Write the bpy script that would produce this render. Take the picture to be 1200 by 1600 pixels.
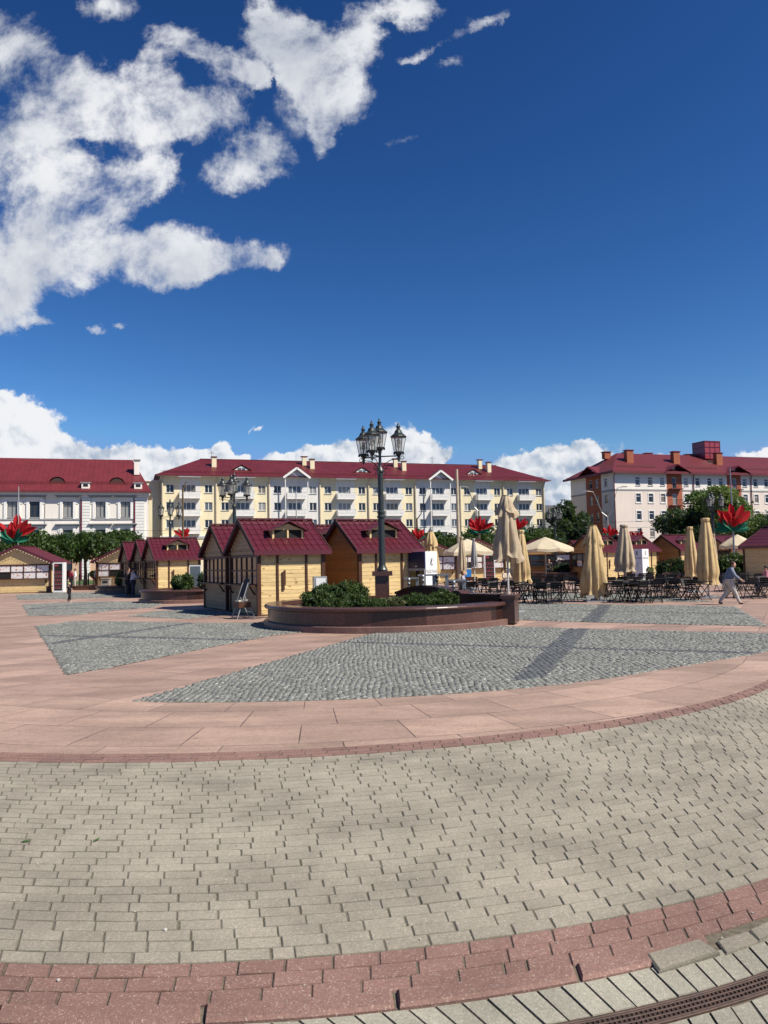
import bpy, bmesh, math, random
import numpy as np
from mathutils import Vector, Matrix
PI = math.pi
R = math.radians
rng = random.Random(7)
sc = bpy.context.scene
for o in list(bpy.data.objects): bpy.data.objects.remove(o)
C = sc.collection

# ------------------------------------------------------------------ camera
H = 1.75; FOC = 1200.0; PITCH = math.atan(77/1200); ROLL = R(1.2)
cam_d = bpy.data.cameras.new('camera'); cam = bpy.data.objects.new('camera', cam_d); C.objects.link(cam)
cam_d.sensor_fit = 'VERTICAL'; cam_d.sensor_height = 32.0; cam_d.lens = 32.0*FOC/1600
cam_d.clip_start = .05; cam_d.clip_end = 3000
cam.matrix_world = Matrix.Translation((0, 0, H)) @ Matrix.Rotation(PI/2+PITCH, 4, 'X') @ Matrix.Rotation(-ROLL, 4, 'Z')
sc.camera = cam
sc.render.resolution_x = 768; sc.render.resolution_y = 1024

def ray(x, y):
    u = x-600; v = 800-y; c, s = math.cos(ROLL), math.sin(ROLL)
    a = u*c+v*s; b = -u*s+v*c
    return (a, FOC*math.cos(PITCH)-b*math.sin(PITCH), FOC*math.sin(PITCH)+b*math.cos(PITCH))
def g(x, y, z=0):                # ground point seen at photo pixel
    r = ray(x, y); t = (z-H)/r[2]; return (r[0]*t, r[1]*t)
def at(x, y, Y):                 # point at depth Y seen at photo pixel
    r = ray(x, y); t = Y/r[1]; return (r[0]*t, Y, H+r[2]*t)
def gx(x, Y):                    # ground point at depth Y in column x (near the horizon)
    return at(x, 880, Y)[0]
def s_of(px, P0, ang, y=800):    # distance along a facade line where column px meets it
    r = ray(px, y); u = r[0]/r[1]; c, s = math.cos(ang), math.sin(ang)
    return (u*P0[1]-P0[0])/(c-u*s)

# ------------------------------------------------------------------ sun, sky, exposure
SUN_EL, SUN_AZ = R(48.5), R(62)    # azimuth from -Y towards +X
sdir = Vector((math.sin(SUN_AZ)*math.cos(SUN_EL), -math.cos(SUN_AZ)*math.cos(SUN_EL), math.sin(SUN_EL)))
sl = bpy.data.lights.new('sun', 'SUN'); sl.energy = 5.0; sl.angle = R(.53); sl.color = (1, .93, .80)
so = bpy.data.objects.new('sun', sl); C.objects.link(so)
so.rotation_euler = sdir.to_track_quat('Z', 'Y').to_euler()
sc.view_settings.view_transform = 'Standard'; sc.view_settings.look = 'None'
sc.view_settings.exposure = .5; sc.view_settings.gamma = 1

def N(nt, typ, **kw):
    n = nt.nodes.new(typ)
    for k, v in kw.items():
        if k == 'i':
            for a, b in v.items():
                if hasattr(b, 'type') and hasattr(b, 'links'): nt.links.new(b, n.inputs[a])
                else: n.inputs[a].default_value = b
        else: setattr(n, k, v)
    return n
def M(nt, op, a, b=0.0, c=0.0, clamp=False):
    n = N(nt, 'ShaderNodeMath', operation=op, use_clamp=clamp, i={0: a, 1: b, 2: c}); return n.outputs[0]
def MIX(nt, f, a, b, blend='MIX'):
    n = N(nt, 'ShaderNodeMix', data_type='RGBA', blend_type=blend)
    for k, v in ((0, f), (6, a), (7, b)):
        if hasattr(v, 'links'): nt.links.new(v, n.inputs[k])
        else: n.inputs[k].default_value = v if k == 0 else (tuple(v)+(1,))[:4]
    return n.outputs[2]
def SS(nt, x, a, b, lo=0.0, hi=1.0):
    n = N(nt, 'ShaderNodeMapRange', interpolation_type='SMOOTHSTEP', i={0: x, 1: a, 2: b, 3: lo, 4: hi}); return n.outputs[0]

w = bpy.data.worlds.new('World'); sc.world = w; w.use_nodes = True
nt = w.node_tree; nt.nodes.clear()
tc = N(nt, 'ShaderNodeTexCoord')
sep = N(nt, 'ShaderNodeSeparateXYZ', i={0: tc.outputs['Generated']})
sky = N(nt, 'ShaderNodeTexSky', sky_type='NISHITA', sun_disc=False, sun_elevation=SUN_EL, sun_rotation=PI-SUN_AZ,
        altitude=200, air_density=1.0, dust_density=.35, ozone_density=3.2)
hs = N(nt, 'ShaderNodeHueSaturation', i={'Saturation': 1.22, 'Value': .98, 'Color': sky.outputs[0]})
gm = N(nt, 'ShaderNodeVectorMath', operation='MULTIPLY', i={0: hs.outputs[0], 1: (.80, .97, 1.20)})
skysc = N(nt, 'ShaderNodeVectorMath', operation='SCALE', i={0: gm.outputs[0], 3: .085}).outputs[0]
skycol = N(nt, 'ShaderNodeVectorMath', operation='MULTIPLY', i={0: N(nt, 'ShaderNodeGamma', i={0: skysc, 1: 1.5}).outputs[0], 1: (3.3, 2.2, 1.52)}).outputs[0]
skycol = N(nt, 'ShaderNodeVectorMath', operation='MINIMUM', i={0: skycol, 1: (.20, .38, .74)}).outputs[0]
dy = M(nt, 'MAXIMUM', M(nt, 'ABSOLUTE', sep.outputs[1]), .03)
P = N(nt, 'ShaderNodeCombineXYZ', i={0: M(nt, 'DIVIDE', sep.outputs[0], dy), 1: M(nt, 'DIVIDE', sep.outputs[2], dy), 2: 0.0}).outputs[0]
skycol = MIX(nt, SS(nt, M(nt, 'DIVIDE', sep.outputs[2], dy), .155, .03), skycol, (.17, .38, .70))
def blobs(lst, warp):
    acc = None
    for (x, y, rx, ry, rot, st) in lst:
        r_ = ray(x, y); cx, cz = r_[0]/r_[1], r_[2]/r_[1]
        mp = N(nt, 'ShaderNodeMapping', vector_type='TEXTURE', i={'Vector': warp, 'Location': (cx, cz, 0), 'Rotation': (0, 0, R(rot+1.2)), 'Scale': (rx*1.25/1200, ry*1.25/1200, 1)})
        gr = N(nt, 'ShaderNodeTexGradient', gradient_type='SPHERICAL', i={0: mp.outputs[0]})
        v = M(nt, 'MULTIPLY', gr.outputs['Fac'], st)
        acc = v if acc is None else M(nt, 'ADD', acc, v)
    return acc
def noise(vec, scale, det, rough=.55, dist=0.0, lac=2.0, off=None):
    if off:
        vec = N(nt, 'ShaderNodeVectorMath', operation='ADD', i={0: vec, 1: off}).outputs[0]
    return N(nt, 'ShaderNodeTexNoise', noise_dimensions='2D', i={'Vector': vec, 'Scale': scale, 'Detail': det, 'Roughness': rough, 'Distortion': dist, 'Lacunarity': lac})
wn = noise(P, 4.5, 8, .70)
warp = N(nt, 'ShaderNodeVectorMath', operation='MULTIPLY_ADD', i={0: N(nt, 'ShaderNodeVectorMath', operation='SUBTRACT', i={0: wn.outputs['Color'], 1: (.5, .5, .5)}).outputs[0], 1: (.09, .09, 0), 2: P}).outputs[0]
high = [(20,120,95,95,0,1.2),(110,155,90,62,0,1.1),(60,190,90,40,0,1),(200,185,100,48,0,1.1),(235,125,48,36,0,1),(300,175,85,50,0,1),
 (270,70,62,32,0,.85),(350,105,75,32,-28,.95),(395,128,30,20,0,.7),(170,15,90,26,0,.55),(395,235,62,45,0,.85),(355,275,50,26,0,.55),
 (20,290,110,110,0,1.3),(170,285,95,50,0,1.1),(240,262,32,40,0,1),(60,360,130,60,0,1),(120,330,60,40,0,.5),
 (235,385,110,42,0,1.2),(360,403,88,32,0,1.1),(265,430,75,24,0,.9),(40,435,90,48,0,1),(130,420,50,30,0,.6),(425,412,22,22,0,.7),
 (10,490,60,32,0,.7),(70,512,36,14,0,.7),(150,521,22,10,0,.9),(195,514,14,10,0,.6),
 (455,70,78,56,-35,1.1),(500,100,62,62,0,1.0),(530,145,52,62,0,1.1),(520,205,30,38,0,.85),(565,60,36,55,0,.7),(430,42,42,26,0,.7),(480,170,40,40,-30,.3),
 (690,55,70,13,24,.40),(750,30,62,11,30,.36),(700,92,34,14,10,.45),(655,78,30,10,20,.36),(635,212,45,17,0,.58),(662,188,16,26,0,.45),(645,10,40,24,0,.42),(590,8,90,18,0,.4)]
low = [(20,690,78,70,0,1.4),(0,650,60,38,0,1.1),(60,700,60,55,0,1.1),(120,722,60,28,0,1.2),(200,724,90,26,0,1.3),(285,726,60,20,0,1.2),(330,716,34,18,0,1.1),(347,703,17,15,0,1),(378,712,18,11,0,1),
 (440,715,34,14,0,1.1),(490,712,50,18,0,1.3),(550,704,56,22,0,1.3),(620,705,70,34,0,1.4),(650,694,36,20,0,1.0),(690,710,32,16,0,1.2),(480,745,200,20,0,1.1),(200,750,220,34,0,1.3),
 (860,730,70,34,0,1.5),(910,722,56,34,0,1.5),(935,712,40,28,0,1.0),(815,745,50,30,0,1.2),(880,770,110,60,0,1.4),(1010,745,90,24,0,1.0),(1185,714,34,9,0,1.0),(1090,722,50,10,0,.6),(1290,745,150,60,0,1.2),(-90,700,90,80,0,1.2),(398,677,9,5,0,.6)]
bh = M(nt, 'MINIMUM', blobs(high, warp), .58)
n1 = noise(P, 6.5, 9, .66, .15, off=(3.1, 7.7, .4)).outputs['Fac']
n2 = noise(P, 6.5, 5, .5, .15, off=(3.1-.03, 7.7-.05, .4)).outputs['Fac']
d1 = M(nt, 'ADD', bh, M(nt, 'MULTIPLY', M(nt, 'SUBTRACT', n1, .5), 2.5))
a1 = M(nt, 'MULTIPLY', SS(nt, d1, .10, .80), SS(nt, bh, .0, .16))
n3 = noise(P, 4.5, 8, .55, .3, off=(9.1, 2.7, .4)).outputs['Fac']
rel = M(nt, 'MULTIPLY', M(nt, 'SUBTRACT', n1, n2), .9)
sh1 = M(nt, 'ADD', M(nt, 'ADD', .62, M(nt, 'MULTIPLY', M(nt, 'SUBTRACT', n3, .5), -2.2)), rel)
c1 = MIX(nt, SS(nt, sh1, .0, 1.15), (.42, .47, .56), (.90, .91, .93))
wn2 = noise(P, 13, 9, .66)
def puff(scale, det, off, rough=.55):
    v = N(nt, 'ShaderNodeVectorMath', operation='ADD', i={0: warp3, 1: off}).outputs[0]
    vo = N(nt, 'ShaderNodeTexVoronoi', feature='F1', voronoi_dimensions='2D', normalize=True, i={'Vector': v, 'Scale': scale, 'Detail': det, 'Roughness': rough})
    return M(nt, 'SUBTRACT', 1.0, M(nt, 'MULTIPLY', vo.outputs['Distance'], 1.0))
warp3 = N(nt, 'ShaderNodeVectorMath', operation='MULTIPLY_ADD', i={0: N(nt, 'ShaderNodeVectorMath', operation='SUBTRACT', i={0: noise(P, 40, 5, .6).outputs['Color'], 1: (.5, .5, .5)}).outputs[0], 1: (.016, .016, 0), 2: P}).outputs[0]
warp2 = N(nt, 'ShaderNodeVectorMath', operation='MULTIPLY_ADD', i={0: N(nt, 'ShaderNodeVectorMath', operation='SUBTRACT', i={0: wn2.outputs['Color'], 1: (.5, .5, .5)}).outputs[0], 1: (.05, .05, 0), 2: P}).outputs[0]
bl = M(nt, 'MINIMUM', blobs(low, warp2), .9)
m1 = puff(24, 3, (1.3, .7, .9))
m2 = puff(24, 1, (1.3+.004, .7+.006, .9))
m3 = noise(P, 9, 5, .5, .1, off=(5.3, .7, .9)).outputs['Fac']
d2 = M(nt, 'ADD', bl, M(nt, 'MULTIPLY', M(nt, 'SUBTRACT', m1, .72), 1.5))
a2 = M(nt, 'MULTIPLY', SS(nt, d2, .15, .50), SS(nt, bl, .02, .14))
el = M(nt, 'DIVIDE', sep.outputs[2], dy)
sh2 = M(nt, 'ADD', M(nt, 'ADD', M(nt, 'MULTIPLY', M(nt, 'SUBTRACT', m1, m2), 2.4), .66), M(nt, 'MULTIPLY', M(nt, 'SUBTRACT', m3, .5), -1.3))
sh2 = M(nt, 'ADD', sh2, M(nt, 'MULTIPLY', M(nt, 'SUBTRACT', el, .125), 3.2))
c2 = MIX(nt, SS(nt, sh2, 0, 1), (.36, .45, .58), (.90, .91, .93))
front = SS(nt, sep.outputs[1], -.02, .10)
col = MIX(nt, M(nt, 'MULTIPLY', M(nt, 'MULTIPLY', a1, front), .96), skycol, c1)
col = MIX(nt, M(nt, 'MULTIPLY', M(nt, 'MULTIPLY', a2, front), .97), col, c2)
col = MIX(nt, SS(nt, sep.outputs[2], -.06, -.01), (.07, .07, .07), col)
bg = N(nt, 'ShaderNodeBackground', i={'Color': col, 'Strength': .707})
N(nt, 'ShaderNodeOutputWorld', i={0: bg.outputs[0]})

# ------------------------------------------------------------------ helpers
class MB:
    def __init__(s): s.v = []; s.f = []; s.r = []; s.m = []; s.rv = .5; s.mi = 0
    def add(s, vs, fs, rv=None, mi=None):
        b = len(s.v); s.v += [tuple(v) for v in vs]
        for f in fs:
            s.f.append([i+b for i in f]); s.r.append(s.rv if rv is None else rv); s.m.append(s.mi if mi is None else mi)
    def box(s, c, d, rz=0, rv=None, mi=None, rx=0, ry=0):
        hx, hy, hz = d[0]/2, d[1]/2, d[2]/2
        vs = [Vector((x, y, z)) for z in (-hz, hz) for y in (-hy, hy) for x in (-hx, hx)]
        if rz or rx or ry:
            m = Matrix.Rotation(rz, 3, 'Z') @ Matrix.Rotation(ry, 3, 'Y') @ Matrix.Rotation(rx, 3, 'X'); vs = [m @ v for v in vs]
        c = Vector(c); s.add([v+c for v in vs], [(0, 2, 3, 1), (4, 5, 7, 6), (0, 1, 5, 4), (2, 6, 7, 3), (0, 4, 6, 2), (1, 3, 7, 5)], rv, mi)
    def b2(s, x0, x1, y0, y1, z0, z1, rv=None, mi=None): s.box(((x0+x1)/2, (y0+y1)/2, (z0+z1)/2), (abs(x1-x0), abs(y1-y0), abs(z1-z0)), 0, rv, mi)
    def bar(s, a, b, w, h=None, up=(0, 0, 1), rv=None, mi=None):
        a = Vector(a); b = Vector(b); h = h or w; d = (b-a).normalized(); up = Vector(up)
        if abs(d.dot(up)) > .98: up = Vector((0, 1, 0))
        x = d.cross(up).normalized(); z = x.cross(d)
        vs = [p+x*(sx*w/2)+z*(sz*h/2) for p in (a, b) for sx, sz in ((-1, -1), (1, -1), (1, 1), (-1, 1))]
        s.add(vs, [(0, 1, 2, 3), (7, 6, 5, 4), (0, 4, 5, 1), (1, 5, 6, 2), (2, 6, 7, 3), (3, 7, 4, 0)], rv, mi)
    def tube(s, pts, rad, n=6, rv=None, mi=None):
        pts = [Vector(p) for p in pts]; k = len(pts)
        if not hasattr(rad, '__len__'): rad = [rad]*k
        vs = []; ref = Vector((0, 0, 1))
        for i, p in enumerate(pts):
            d = (pts[min(i+1, k-1)]-pts[max(i-1, 0)]).normalized()
            u = ref if abs(d.dot(ref)) < .95 else Vector((1, 0, 0))
            x = d.cross(u).normalized(); z = x.cross(d)
            vs += [p+(x*math.cos(2*PI*j/n)+z*math.sin(2*PI*j/n))*rad[i] for j in range(n)]
        fs = [(i*n+j, i*n+(j+1) % n, (i+1)*n+(j+1) % n, (i+1)*n+j) for i in range(k-1) for j in range(n)]
        fs += [tuple(range(n))[::-1], tuple((k-1)*n+j for j in range(n))]
        s.add(vs, fs, rv, mi)
    def lathe(s, prof, n=12, c=(0, 0, 0), rv=None, mi=None, fn=None):
        vs = []
        for (r, z) in prof:
            for j in range(n):
                a = 2*PI*j/n; rr = r*(fn(a, z) if fn else 1)
                vs.append((c[0]+rr*math.cos(a), c[1]+rr*math.sin(a), c[2]+z))
        k = len(prof)
        fs = [(i*n+j, i*n+(j+1) % n, (i+1)*n+(j+1) % n, (i+1)*n+j) for i in range(k-1) for j in range(n)]
        fs += [tuple(range(n))[::-1], tuple((k-1)*n+j for j in range(n))]
        s.add(vs, fs, rv, mi)
    def prism(s, poly, z0, z1, rv=None, mi=None):
        n = len(poly)
        vs = [(p[0], p[1], z0) for p in poly]+[(p[0], p[1], z1) for p in poly]
        s.add(vs, [tuple(range(n))[::-1], tuple(range(n, 2*n))]+[(i, (i+1) % n, n+(i+1) % n, n+i) for i in range(n)], rv, mi)
    def extr(s, poly, d, rv=None, mi=None):        # 3d polygon extruded by a vector
        n = len(poly); poly = [Vector(p) for p in poly]; d = Vector(d)
        s.add(poly+[p+d for p in poly], [tuple(range(n))[::-1], tuple(range(n, 2*n))]+[(i, (i+1) % n, n+(i+1) % n, n+i) for i in range(n)], rv, mi)
    def holes(s, x0, x1, z0, z1, hs, y=0.0, dep=.15, mi=None, matfn=None):   # wall facing -Y with openings
        xs = sorted(set([x0, x1]+[q for h in hs for q in h[:2] if x0 < q < x1])); zs = sorted(set([z0, z1]+[q for h in hs for q in h[2:4] if z0 < q < z1]))
        for i in range(len(xs)-1):
            for j in range(len(zs)-1):
                cx, cz = (xs[i]+xs[i+1])/2, (zs[j]+zs[j+1])/2
                if any(h[0] < cx < h[1] and h[2] < cz < h[3] for h in hs): continue
                s.add([(xs[i], y, zs[j]), (xs[i+1], y, zs[j]), (xs[i+1], y, zs[j+1]), (xs[i], y, zs[j+1])], [(0, 1, 2, 3)], None, matfn(cx, cz) if matfn else mi)
        for h in hs:
            a, b, c, d = h[:4]; q = [(a, c), (b, c), (b, d), (a, d)]
            for k in range(4):
                p0, p1 = q[k], q[(k+1) % 4]
                s.add([(p0[0], y, p0[1]), (p0[0], y+dep, p0[1]), (p1[0], y+dep, p1[1]), (p1[0], y, p1[1])], [(0, 1, 2, 3)], None, matfn((a+b)/2, (c+d)/2) if matfn else mi)
    def build(s, name, mats, parent=None, smooth=False, loc=None):
        me = bpy.data.meshes.new(name); me.from_pydata(s.v, [], s.f); me.update()
        if not isinstance(mats, (list, tuple)): mats = [mats]
        for m in mats: me.materials.append(m)
        if s.f:
            me.attributes.new('rnd', 'FLOAT', 'FACE').data.foreach_set('value', s.r)
            me.polygons.foreach_set('material_index', s.m)
            if smooth: me.polygons.foreach_set('use_smooth', [True]*len(s.f))
        o = bpy.data.objects.new(name, me); C.objects.link(o)
        if parent: o.parent = parent
        if loc: o.location = loc
        return o
def tag(o, label=None, cat=None, group=None, kind=None):
    for k, v in (('label', label), ('category', cat), ('group', group), ('kind', kind)):
        if v: o[k] = v
    return o
def thing(name, label, cat, loc=(0, 0, 0), rz=0, group=None):
    o = bpy.data.objects.new(name, None); C.objects.link(o); o.empty_display_size = .2
    o.location = (loc[0], loc[1], loc[2] if len(loc) > 2 else 0); o.rotation_euler = (0, 0, rz)
    return tag(o, label, cat, group)
def kids(o): return [c for c in C.objects if c.parent == o]
def copy_tree(o, parent=None):
    c = o.copy(); C.objects.link(c); c.parent = parent
    for ch in kids(o): copy_tree(ch, c)
    return c
def place(proto, used, loc, rz, label, group=None, scale=None):
    o = proto if not used else copy_tree(proto)
    o.location = (loc[0], loc[1], loc[2] if len(loc) > 2 else 0); o.rotation_euler = (0, 0, rz)
    if scale: o.scale = (scale,)*3
    o['label'] = label
    if group: o['group'] = group
    return o

# ------------------------------------------------------------------ materials
def newmat(name):
    m = bpy.data.materials.new(name); m.use_nodes = True; nt = m.node_tree; nt.nodes.clear()
    b = N(nt, 'ShaderNodeBsdfPrincipled'); N(nt, 'ShaderNodeOutputMaterial', i={0: b.outputs[0]}); return m, nt, b
def L(nt, a, b): nt.links.new(a, b)
def pm(name, col, rough=.6, var=.12, scale=3.0, rnd=0.0, bump=0.0, bscale=40, metal=0.0, spec=.5, dirt=None, det=5, coord='Object', stretch=None):
    col = [x*.88 for x in col]; m, nt, b = newmat(name)
    tc = N(nt, 'ShaderNodeTexCoord').outputs[coord]
    if stretch: tc = N(nt, 'ShaderNodeMapping', i={0: tc, 'Scale': stretch}).outputs[0]
    nz = N(nt, 'ShaderNodeTexNoise', i={'Vector': tc, 'Scale': scale, 'Detail': det, 'Roughness': .6})
    f = SS(nt, nz.outputs[0], .3, .7)
    c = MIX(nt, f, [x*(1-var) for x in col], [min(1, x*(1+var)) for x in col])
    if dirt:
        n2 = N(nt, 'ShaderNodeTexNoise', i={'Vector': tc, 'Scale': scale*.23, 'Detail': 7, 'Roughness': .65})
        c = MIX(nt, SS(nt, n2.outputs[0], .5, .72, 0, dirt[3] if len(dirt) > 3 else .6), c, dirt[:3])
    if rnd:
        at_ = N(nt, 'ShaderNodeAttribute', attribute_name='rnd')
        k = M(nt, 'ADD', M(nt, 'MULTIPLY', M(nt, 'SUBTRACT', at_.outputs['Fac'], .5), 2*rnd), 1)
        c = N(nt, 'ShaderNodeVectorMath', operation='SCALE', i={0: c, 3: k}).outputs[0]
    L(nt, c, b.inputs['Base Color'])
    b.inputs['Roughness'].default_value = rough; b.inputs['Metallic'].default_value = metal
    b.inputs['Specular IOR Level'].default_value = spec
    if bump:
        n3 = N(nt, 'ShaderNodeTexNoise', i={'Vector': tc, 'Scale': bscale, 'Detail': 4})
        bp = N(nt, 'ShaderNodeBump', i={'Strength': bump, 'Distance': .01, 'Height': n3.outputs[0]}); L(nt, bp.outputs[0], b.inputs['Normal'])
    return m
def speck(name, c1, c2, c3, scale, rough=.7, rnd=.12, polish=False, stain=.25, bump=.25):
    # stone with grains: paving granite, concrete pavers, polished granite
    c1, c2, c3 = [[x*.86 for x in q] for q in (c1, c2, c3)]
    m, nt, b = newmat(name)
    tc = N(nt, 'ShaderNodeTexCoord').outputs['Object']
    v = N(nt, 'ShaderNodeTexVoronoi', i={'Vector': tc, 'Scale': scale})
    sp = N(nt, 'ShaderNodeSeparateColor', i={0: v.outputs['Color']})
    n = N(nt, 'ShaderNodeTexNoise', i={'Vector': tc, 'Scale': scale*.35, 'Detail': 4, 'Roughness': .7})
    c = MIX(nt, sp.outputs[0], c1, c2)
    c = MIX(nt, SS(nt, sp.outputs[1], .90, .96), c, c3)
    big = N(nt, 'ShaderNodeTexNoise', i={'Vector': tc, 'Scale': .9, 'Detail': 8, 'Roughness': .65})
    bf = SS(nt, big.outputs[0], .35, .7, 1+stain*.35, 1-stain)
    at_ = N(nt, 'ShaderNodeAttribute', attribute_name='rnd')
    k = M(nt, 'MULTIPLY', bf, M(nt, 'ADD', M(nt, 'MULTIPLY', M(nt, 'SUBTRACT', at_.outputs['Fac'], .5), 2*rnd), 1))
    k = M(nt, 'MULTIPLY', k, SS(nt, n.outputs[0], .3, .7, .86, 1.12))
    L(nt, N(nt, 'ShaderNodeVectorMath', operation='SCALE', i={0: c, 3: k}).outputs[0], b.inputs['Base Color'])
    b.inputs['Roughness'].default_value = rough
    if not polish:
        b.inputs['Specular IOR Level'].default_value = .3
        bp = N(nt, 'ShaderNodeBump', i={'Strength': bump, 'Distance': .004, 'Height': M(nt, 'ADD', n.outputs[0], v.outputs['Distance'])}); L(nt, bp.outputs[0], b.inputs['Normal'])
    return m
def slabmat(name, c1, c2, cj, polar=None, bw=1.2, rh=.6, rot=0.0, jw=.007):
    c1, c2 = [[x*.86 for x in q] for q in (c1, c2)]
    m, nt, b = newmat(name)
    tc = N(nt, 'ShaderNodeTexCoord').outputs['Object']
    if polar:
        sp = N(nt, 'ShaderNodeSeparateXYZ', i={0: tc}); dx = M(nt, 'SUBTRACT', sp.outputs[0], polar[0]); dyy = M(nt, 'SUBTRACT', sp.outputs[1], polar[1])
        rad = M(nt, 'SQRT', M(nt, 'ADD', M(nt, 'MULTIPLY', dx, dx), M(nt, 'MULTIPLY', dyy, dyy)))
        ang = M(nt, 'MULTIPLY', M(nt, 'ARCTAN2', dx, M(nt, 'MULTIPLY', dyy, -1.0)), polar[2])
        vec = N(nt, 'ShaderNodeCombineXYZ', i={0: ang, 1: rad, 2: 0.0}).outputs[0]
    else: vec = N(nt, 'ShaderNodeMapping', i={0: tc, 'Rotation': (0, 0, rot)}).outputs[0]
    br = N(nt, 'ShaderNodeTexBrick', offset=.37, i={'Vector': vec, 'Color1': (0, 0, 0, 1), 'Color2': (1, 1, 1, 1), 'Mortar': (.5, .5, .5, 1), 'Scale': 1.0, 'Mortar Size': jw, 'Mortar Smooth': .1, 'Bias': 0.0, 'Brick Width': bw, 'Row Height': rh})
    v = N(nt, 'ShaderNodeTexVoronoi', i={'Vector': tc, 'Scale': 75.0}); vs = N(nt, 'ShaderNodeSeparateColor', i={0: v.outputs['Color']})
    v2 = N(nt, 'ShaderNodeTexVoronoi', i={'Vector': tc, 'Scale': 23.0}); vs2 = N(nt, 'ShaderNodeSeparateColor', i={0: v2.outputs['Color']})
    c = MIX(nt, M(nt, 'ADD', M(nt, 'MULTIPLY', vs.outputs[0], .6), M(nt, 'MULTIPLY', vs2.outputs[0], .4)), c1, c2)
    big = N(nt, 'ShaderNodeTexNoise', i={'Vector': N(nt, 'ShaderNodeMapping', i={0: tc, 'Scale': (.5, 1.6, 1)}).outputs[0], 'Scale': .9, 'Detail': 9, 'Roughness': .68})
    k = M(nt, 'MULTIPLY', SS(nt, big.outputs[0], .36, .66, 1.14, .78), M(nt, 'ADD', M(nt, 'MULTIPLY', N(nt, 'ShaderNodeSeparateColor', i={0: br.outputs[0]}).outputs[0], .30), .85))
    c = N(nt, 'ShaderNodeVectorMath', operation='SCALE', i={0: c, 3: k}).outputs[0]
    jn = N(nt, 'ShaderNodeTexNoise', i={'Vector': tc, 'Scale': 2.2, 'Detail': 3})
    jf = M(nt, 'MULTIPLY', br.outputs['Fac'], SS(nt, jn.outputs[0], .40, .56, .65, 1.0))
    gs = N(nt, 'ShaderNodeTexVoronoi', i={'Vector': tc, 'Scale': 2.6}); gsc = N(nt, 'ShaderNodeSeparateColor', i={0: gs.outputs['Color']})
    c = MIX(nt, M(nt, 'MULTIPLY', SS(nt, gs.outputs['Distance'], .10, .07), M(nt, 'MULTIPLY', M(nt, 'GREATER_THAN', gsc.outputs[0], .6), .45)), c, cj)
    c = MIX(nt, jf, c, cj)
    L(nt, c, b.inputs['Base Color']); b.inputs['Roughness'].default_value = .62; b.inputs['Specular IOR Level'].default_value = .3
    bp = N(nt, 'ShaderNodeBump', i={'Strength': .3, 'Distance': .004, 'Height': M(nt, 'SUBTRACT', v.outputs['Distance'], M(nt, 'MULTIPLY', br.outputs['Fac'], 2.0))}); L(nt, bp.outputs[0], b.inputs['Normal'])
    return m
def woodmat(name, col, dark, rough=.55, rnd=.16, axis=0):
    col = [x*.83 for x in col]
    m, nt, b = newmat(name)
    tc = N(nt, 'ShaderNodeTexCoord').outputs['Object']
    at_ = N(nt, 'ShaderNodeAttribute', attribute_name='rnd').outputs['Fac']
    off = N(nt, 'ShaderNodeCombineXYZ', i={0: M(nt, 'MULTIPLY', at_, 37.0), 1: 0.0, 2: M(nt, 'MULTIPLY', at_, 11.0)}).outputs[0]
    v = N(nt, 'ShaderNodeVectorMath', operation='ADD', i={0: tc, 1: off}).outputs[0]
    st = N(nt, 'ShaderNodeMapping', i={0: v, 'Scale': (1.5, 1.5, 22) if axis == 0 else (14, 14, 1.2)}).outputs[0]
    n = N(nt, 'ShaderNodeTexNoise', i={'Vector': st, 'Scale': 1.6, 'Detail': 6, 'Roughness': .6, 'Distortion': .5})
    c = MIX(nt, SS(nt, n.outputs[0], .35, .75), col, [x*.72 for x in col])
    kn = N(nt, 'ShaderNodeTexVoronoi', i={'Vector': N(nt, 'ShaderNodeMapping', i={0: v, 'Scale': (3.2, 3.2, 9.0)}).outputs[0], 'Scale': 1.0, 'Randomness': 1.0})
    c = MIX(nt, SS(nt, kn.outputs['Distance'], .24, .10, 0, .95), c, dark)
    k = M(nt, 'ADD', M(nt, 'MULTIPLY', M(nt, 'SUBTRACT', at_, .5), 2*rnd), 1)
    L(nt, N(nt, 'ShaderNodeVectorMath', operation='SCALE', i={0: c, 3: k}).outputs[0], b.inputs['Base Color'])
    b.inputs['Roughness'].default_value = rough; b.inputs['Specular IOR Level'].default_value = .35
    return m
def leafmat(name, c1, c2, trans=.25):
    m, nt, b = newmat(name)
    a = N(nt, 'ShaderNodeAttribute', attribute_name='rnd').outputs['Fac']
    c = MIX(nt, a, c1, c2); L(nt, c, b.inputs['Base Color']); b.inputs['Roughness'].default_value = .55; b.inputs['Specular IOR Level'].default_value = .3
    t = N(nt, 'ShaderNodeBsdfTranslucent', i={0: MIX(nt, .5, c, (.25, .4, .05))})
    mx = N(nt, 'ShaderNodeMixShader', i={0: trans, 1: b.outputs[0], 2: t.outputs[0]})
    out = [x for x in nt.nodes if x.type == 'OUTPUT_MATERIAL'][0]; L(nt, mx.outputs[0], out.inputs[0]); return m
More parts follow.
